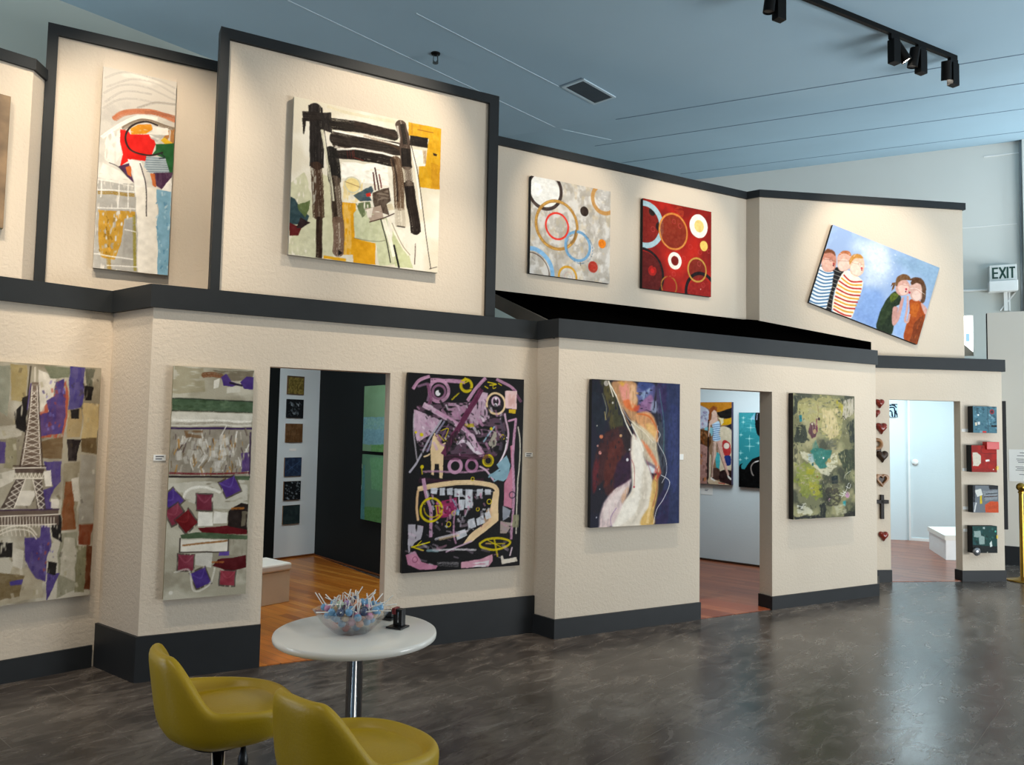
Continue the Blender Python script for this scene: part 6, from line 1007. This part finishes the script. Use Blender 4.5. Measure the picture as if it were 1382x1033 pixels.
# ------------------------------------------------------------------ yellow bucket stools
def sstep(a, b, x): x = min(1, max(0, (x - a) / (b - a))); return x * x * (3 - 2 * x)
def shell_point(th, s, hb, inner):
    """th: 0 = front, pi = back; s runs from the base (0) to the rim (1)"""
def make_shell():
    bm = NB(); NS = 72; rows = []
    def rim_h(ph):                                       # ph: angle from the back
        return .098 + .035 * (1 - sstep(R(45), R(150), ph)) + .160 * (1 - sstep(R(34), R(72), ph))
    def rad(ph):
        c, s_ = math.cos(ph), math.sin(ph); ax = .20 if c > 0 else .235; ay = .222; e = 2.5
        return (abs(c / ax) ** e + abs(s_ / ay) ** e) ** (-1 / e)
    outer = [(0.0, 0), (.30, .0), (.58, .012), (.80, .06), (.93, .16), (.985, .32), (1.0, .55), (1.005, .8), (1.0, .95)]
    ring = []
    for i in range(NS):
        th = 2 * PI * i / NS; ph = abs((th - PI + PI) % (2 * PI) - PI); ph = abs(math.atan2(math.sin(th), math.cos(th)))
        h = rim_h(ph); r = rad(ph); lean = .045 * (1 - sstep(R(30), R(75), ph)); col = []
        bk = 1 - sstep(R(36), R(70), ph)
        def P(k, z):
            rr = r * k; x = -rr * math.cos(th) - lean * max(0, (z - .1) / .3) ** 1.2; y = rr * math.sin(th)
            y *= 1 - .26 * bk * max(0, (z - .16) / .26) if bk > 0 else 1
            return (x, y, z)
        for k, f in outer[1:]:
            col.append(P(k, f * h if k > .9 else min(f * .30 if f else 0, f * h + .0) if f else 0))
        tk = .034 + .012 * bk
        kk = (r - tk) / r
        col.append(P(1 - .25 * tk / r, h * .99 + .006)); col.append(P(1 - .6 * tk / r, h + .009)); col.append(P(kk + .01, h + .002 if h > .16 else h - .0)); 
        zi = .082
        top = max(h - .012, zi + .012)
        for f in (.8, .5, .22): col.append(P(kk - .02 - .05 * (1 - f), zi + (top - zi) * f))
        col.append(P(kk - .10, zi + .002)); col.append(P(kk * .72, zi + .008)); col.append(P(kk * .4, zi + .020))
        ring.append([bm.verts.new(c) for c in col])
    b0 = bm.verts.new((0, 0, 0)); c0 = bm.verts.new((0, 0, .106)); M = len(ring[0])
    for i in range(NS):
        j = (i + 1) % NS
        bm.faces.new((b0, ring[j][0], ring[i][0])); bm.faces.new((c0, ring[i][-1], ring[j][-1]))
        for k in range(M - 1): bm.faces.new((ring[i][k], ring[j][k], ring[j][k + 1], ring[i][k + 1]))
    return bm
def stool(label, x, y, zb, rz):
    t = thing('bar_stool', label, 'bar stool', (x, y, 0), rz, 'yellow stools at the bistro table')
    s = obj('seat_shell', make_shell(), M_YELLOW, t, True); s.location = (0, 0, zb); sd = s.modifiers.new('smooth', 'SUBSURF'); sd.levels = 1; sd.render_levels = 1
    bm = NB(); lathe(bm, [(0, zb - .03), (.09, zb - .03), (.09, zb - .002), (0, zb - .002)], 32); obj('seat_plate', bm, M_BLACKM, t)
    bm = NB(); lathe(bm, [(0, .02), (.026, .02), (.026, zb - .20), (.021, zb - .20), (.021, zb - .03), (0, zb - .03)], 32); obj('column', bm, M_CHROME, t, True)
    bm = NB(); lathe(bm, [(0, 0), (.19, 0), (.192, .008), (.17, .014), (.05, .03), (.03, .05), (0, .05)], 56); obj('base', bm, M_CHROME, t, True)
    lv = bpy.data.objects.new('height_lever', None)
    bm = NB(); tube(bm, (.03, -.02, zb - .018), (.065, -.055, zb - .045), .005); l1 = obj('height_lever', bm, M_CHROME, t, True)
    bpy.data.objects.remove(lv)
    bm = NB(); lathe(bm, [(0, 0), (.007, 0), (.017, -.045), (.016, -.065), (.008, -.078), (0, -.08)], 16, Matrix.Translation((.065, -.055, zb - .04))); obj('grip', bm, M_BLACK, l1, True)
    return t
stool('yellow bucket bar stool farther from the camera, its back to the wall baseboard', -.955, 2.63, .668, R(36))
stool('yellow bucket bar stool nearest the camera, cut by the bottom edge', -.435, 2.27, .668, R(50))

# ------------------------------------------------------------------ light
W = bpy.data.worlds.new('daylight'); SC.world = W; W.use_nodes = True
bg = W.node_tree.nodes['Background']; bg.inputs['Color'].default_value = (*srgb('d3dfe8'), 1); bg.inputs['Strength'].default_value = .34
def area(name, pos, target, sx, sy, W_, col):
    l = bpy.data.lights.new(name, 'AREA'); l.shape = 'RECTANGLE'; l.size = sx; l.size_y = sy; l.energy = W_; l.color = col
    o = link(bpy.data.objects.new(name, l)); p = Vector(pos); o.matrix_world = Matrix.Translation(p) @ (Vector(target) - p).to_track_quat('-Z', 'Y').to_matrix().to_4x4(); return o
area('shop_window_daylight', (11.0, 2.0, .6), (9.0, 5.0, 5.5), 5, 3, 1150, (.92, .97, 1.0))
area('clerestory_daylight', (12.0, 9.0, 2.6), (8, 11.5, 6.2), 3, 1.6, 520, (.84, .95, 1.0))
area('left_window_daylight', (-7.5, 1.2, 1.6), (-1, 3.5, 1.2), 2.5, 2.4, 70, (.60, .74, 1.0))
area('left_wall_fill', (-7.0, 3.0, 3.6), (-3.6, 7.6, 5.4), 2.0, 1.2, 130, (.95, 1.0, .98))  # added fill, brightens the left building wall and the ceiling beside it
area('warm_fill_left', (-1.6, .9, 5.35), (-1.2, 3.2, 0), 2.2, 1.2, 62, (1, .87, .70))  # general warm fill added overhead for the table, stools and front
area('warm_fill_right', (4.2, 3.4, 5.35), (4.2, 6.4, 0), 2.2, 1.2, 62, (1, .87, .70))  # its partner on the right, also an added warm fill
head('spotlight with a lit lens, third from the right end of the track', -.96, (6.2, 6.9, 1.0), 1, True, 40, 40)
head('dark spotlight whose lamp head faces away, second from the right end', -.56, (3.2, 7.5, 1.0), -1, False)
head('spotlight with a lit lens at the right end of the track', -.05, (4.9, 8.7, 1.2), -1, True, 60, 46)
head('spotlight cut by the top edge, leftmost on the track', -2.47, (1.6, 6.4, 1.0), -1, False)
def tp(s, z=5.25): v = TE + TD * s; return (v.x, v.y, z)
spot('track_beam_red', tp(-2.0), (1.95, 8.55, 3.98), 165, 38)
spot('track_beam_figures', tp(-.30), (4.30, 9.20, 3.75), 200, 54)
spot('track_beam_silver', tp(-3.3), (.62, 7.86, 3.98), 165, 38)
spot('track_beam_gate', tp(-4.9), (-1.15, 5.92, 3.70), 165, 62)
spot('track_beam_arch', tp(-7.3), (-2.7, 5.3, 3.7), 230, 56)
spot('track_beam_far_left', tp(-8.6), (-3.7, 4.8, 3.6), 140, 60)
for nm, s, tg, w_ in (('tower', -8.2, (-3.3, 4.95, 1.5), 290), ('diamonds', -7.4, (-2.05, 5.26, 1.5), 230), ('scrawl', -5.0, (-.40, 6.18, 1.6), 290), ('gown', -3.2, (1.10, 6.69, 1.6), 400), ('garden', -1.1, (3.20, 7.82, 1.6), 400)):
    spot('track_beam_' + nm, tp(s), tg, w_, 48, (1, .87, .70), .03, .9)
area('left_room_fill', (-1.6, 7.6, 2.9), (-1.9, 8.2, 0), 1.2, 1.0, 40, (.88, .96, 1.0))  # unseen fill added to light the room behind the first doorway
area('middle_room_fill', (2.6, 8.9, 2.45), (2.7, 9.4, 0), 1.2, .9, 34, (.80, .93, 1.0))  # added under the closed lean-to roof to light the middle room
area('far_room_fill', (5.6, 11.35, 2.75), (5.75, 11.6, 0), 1.1, 1.0, 72, (.72, .92, 1.0))  # unseen cool fill, added to make the far room bright
VS = SC.view_settings
SC.display_settings.display_device = 'sRGB'; VS.view_transform = 'Standard'; VS.look = 'None'; VS.exposure = 0; VS.gamma = 1; VS.use_curve_mapping = False
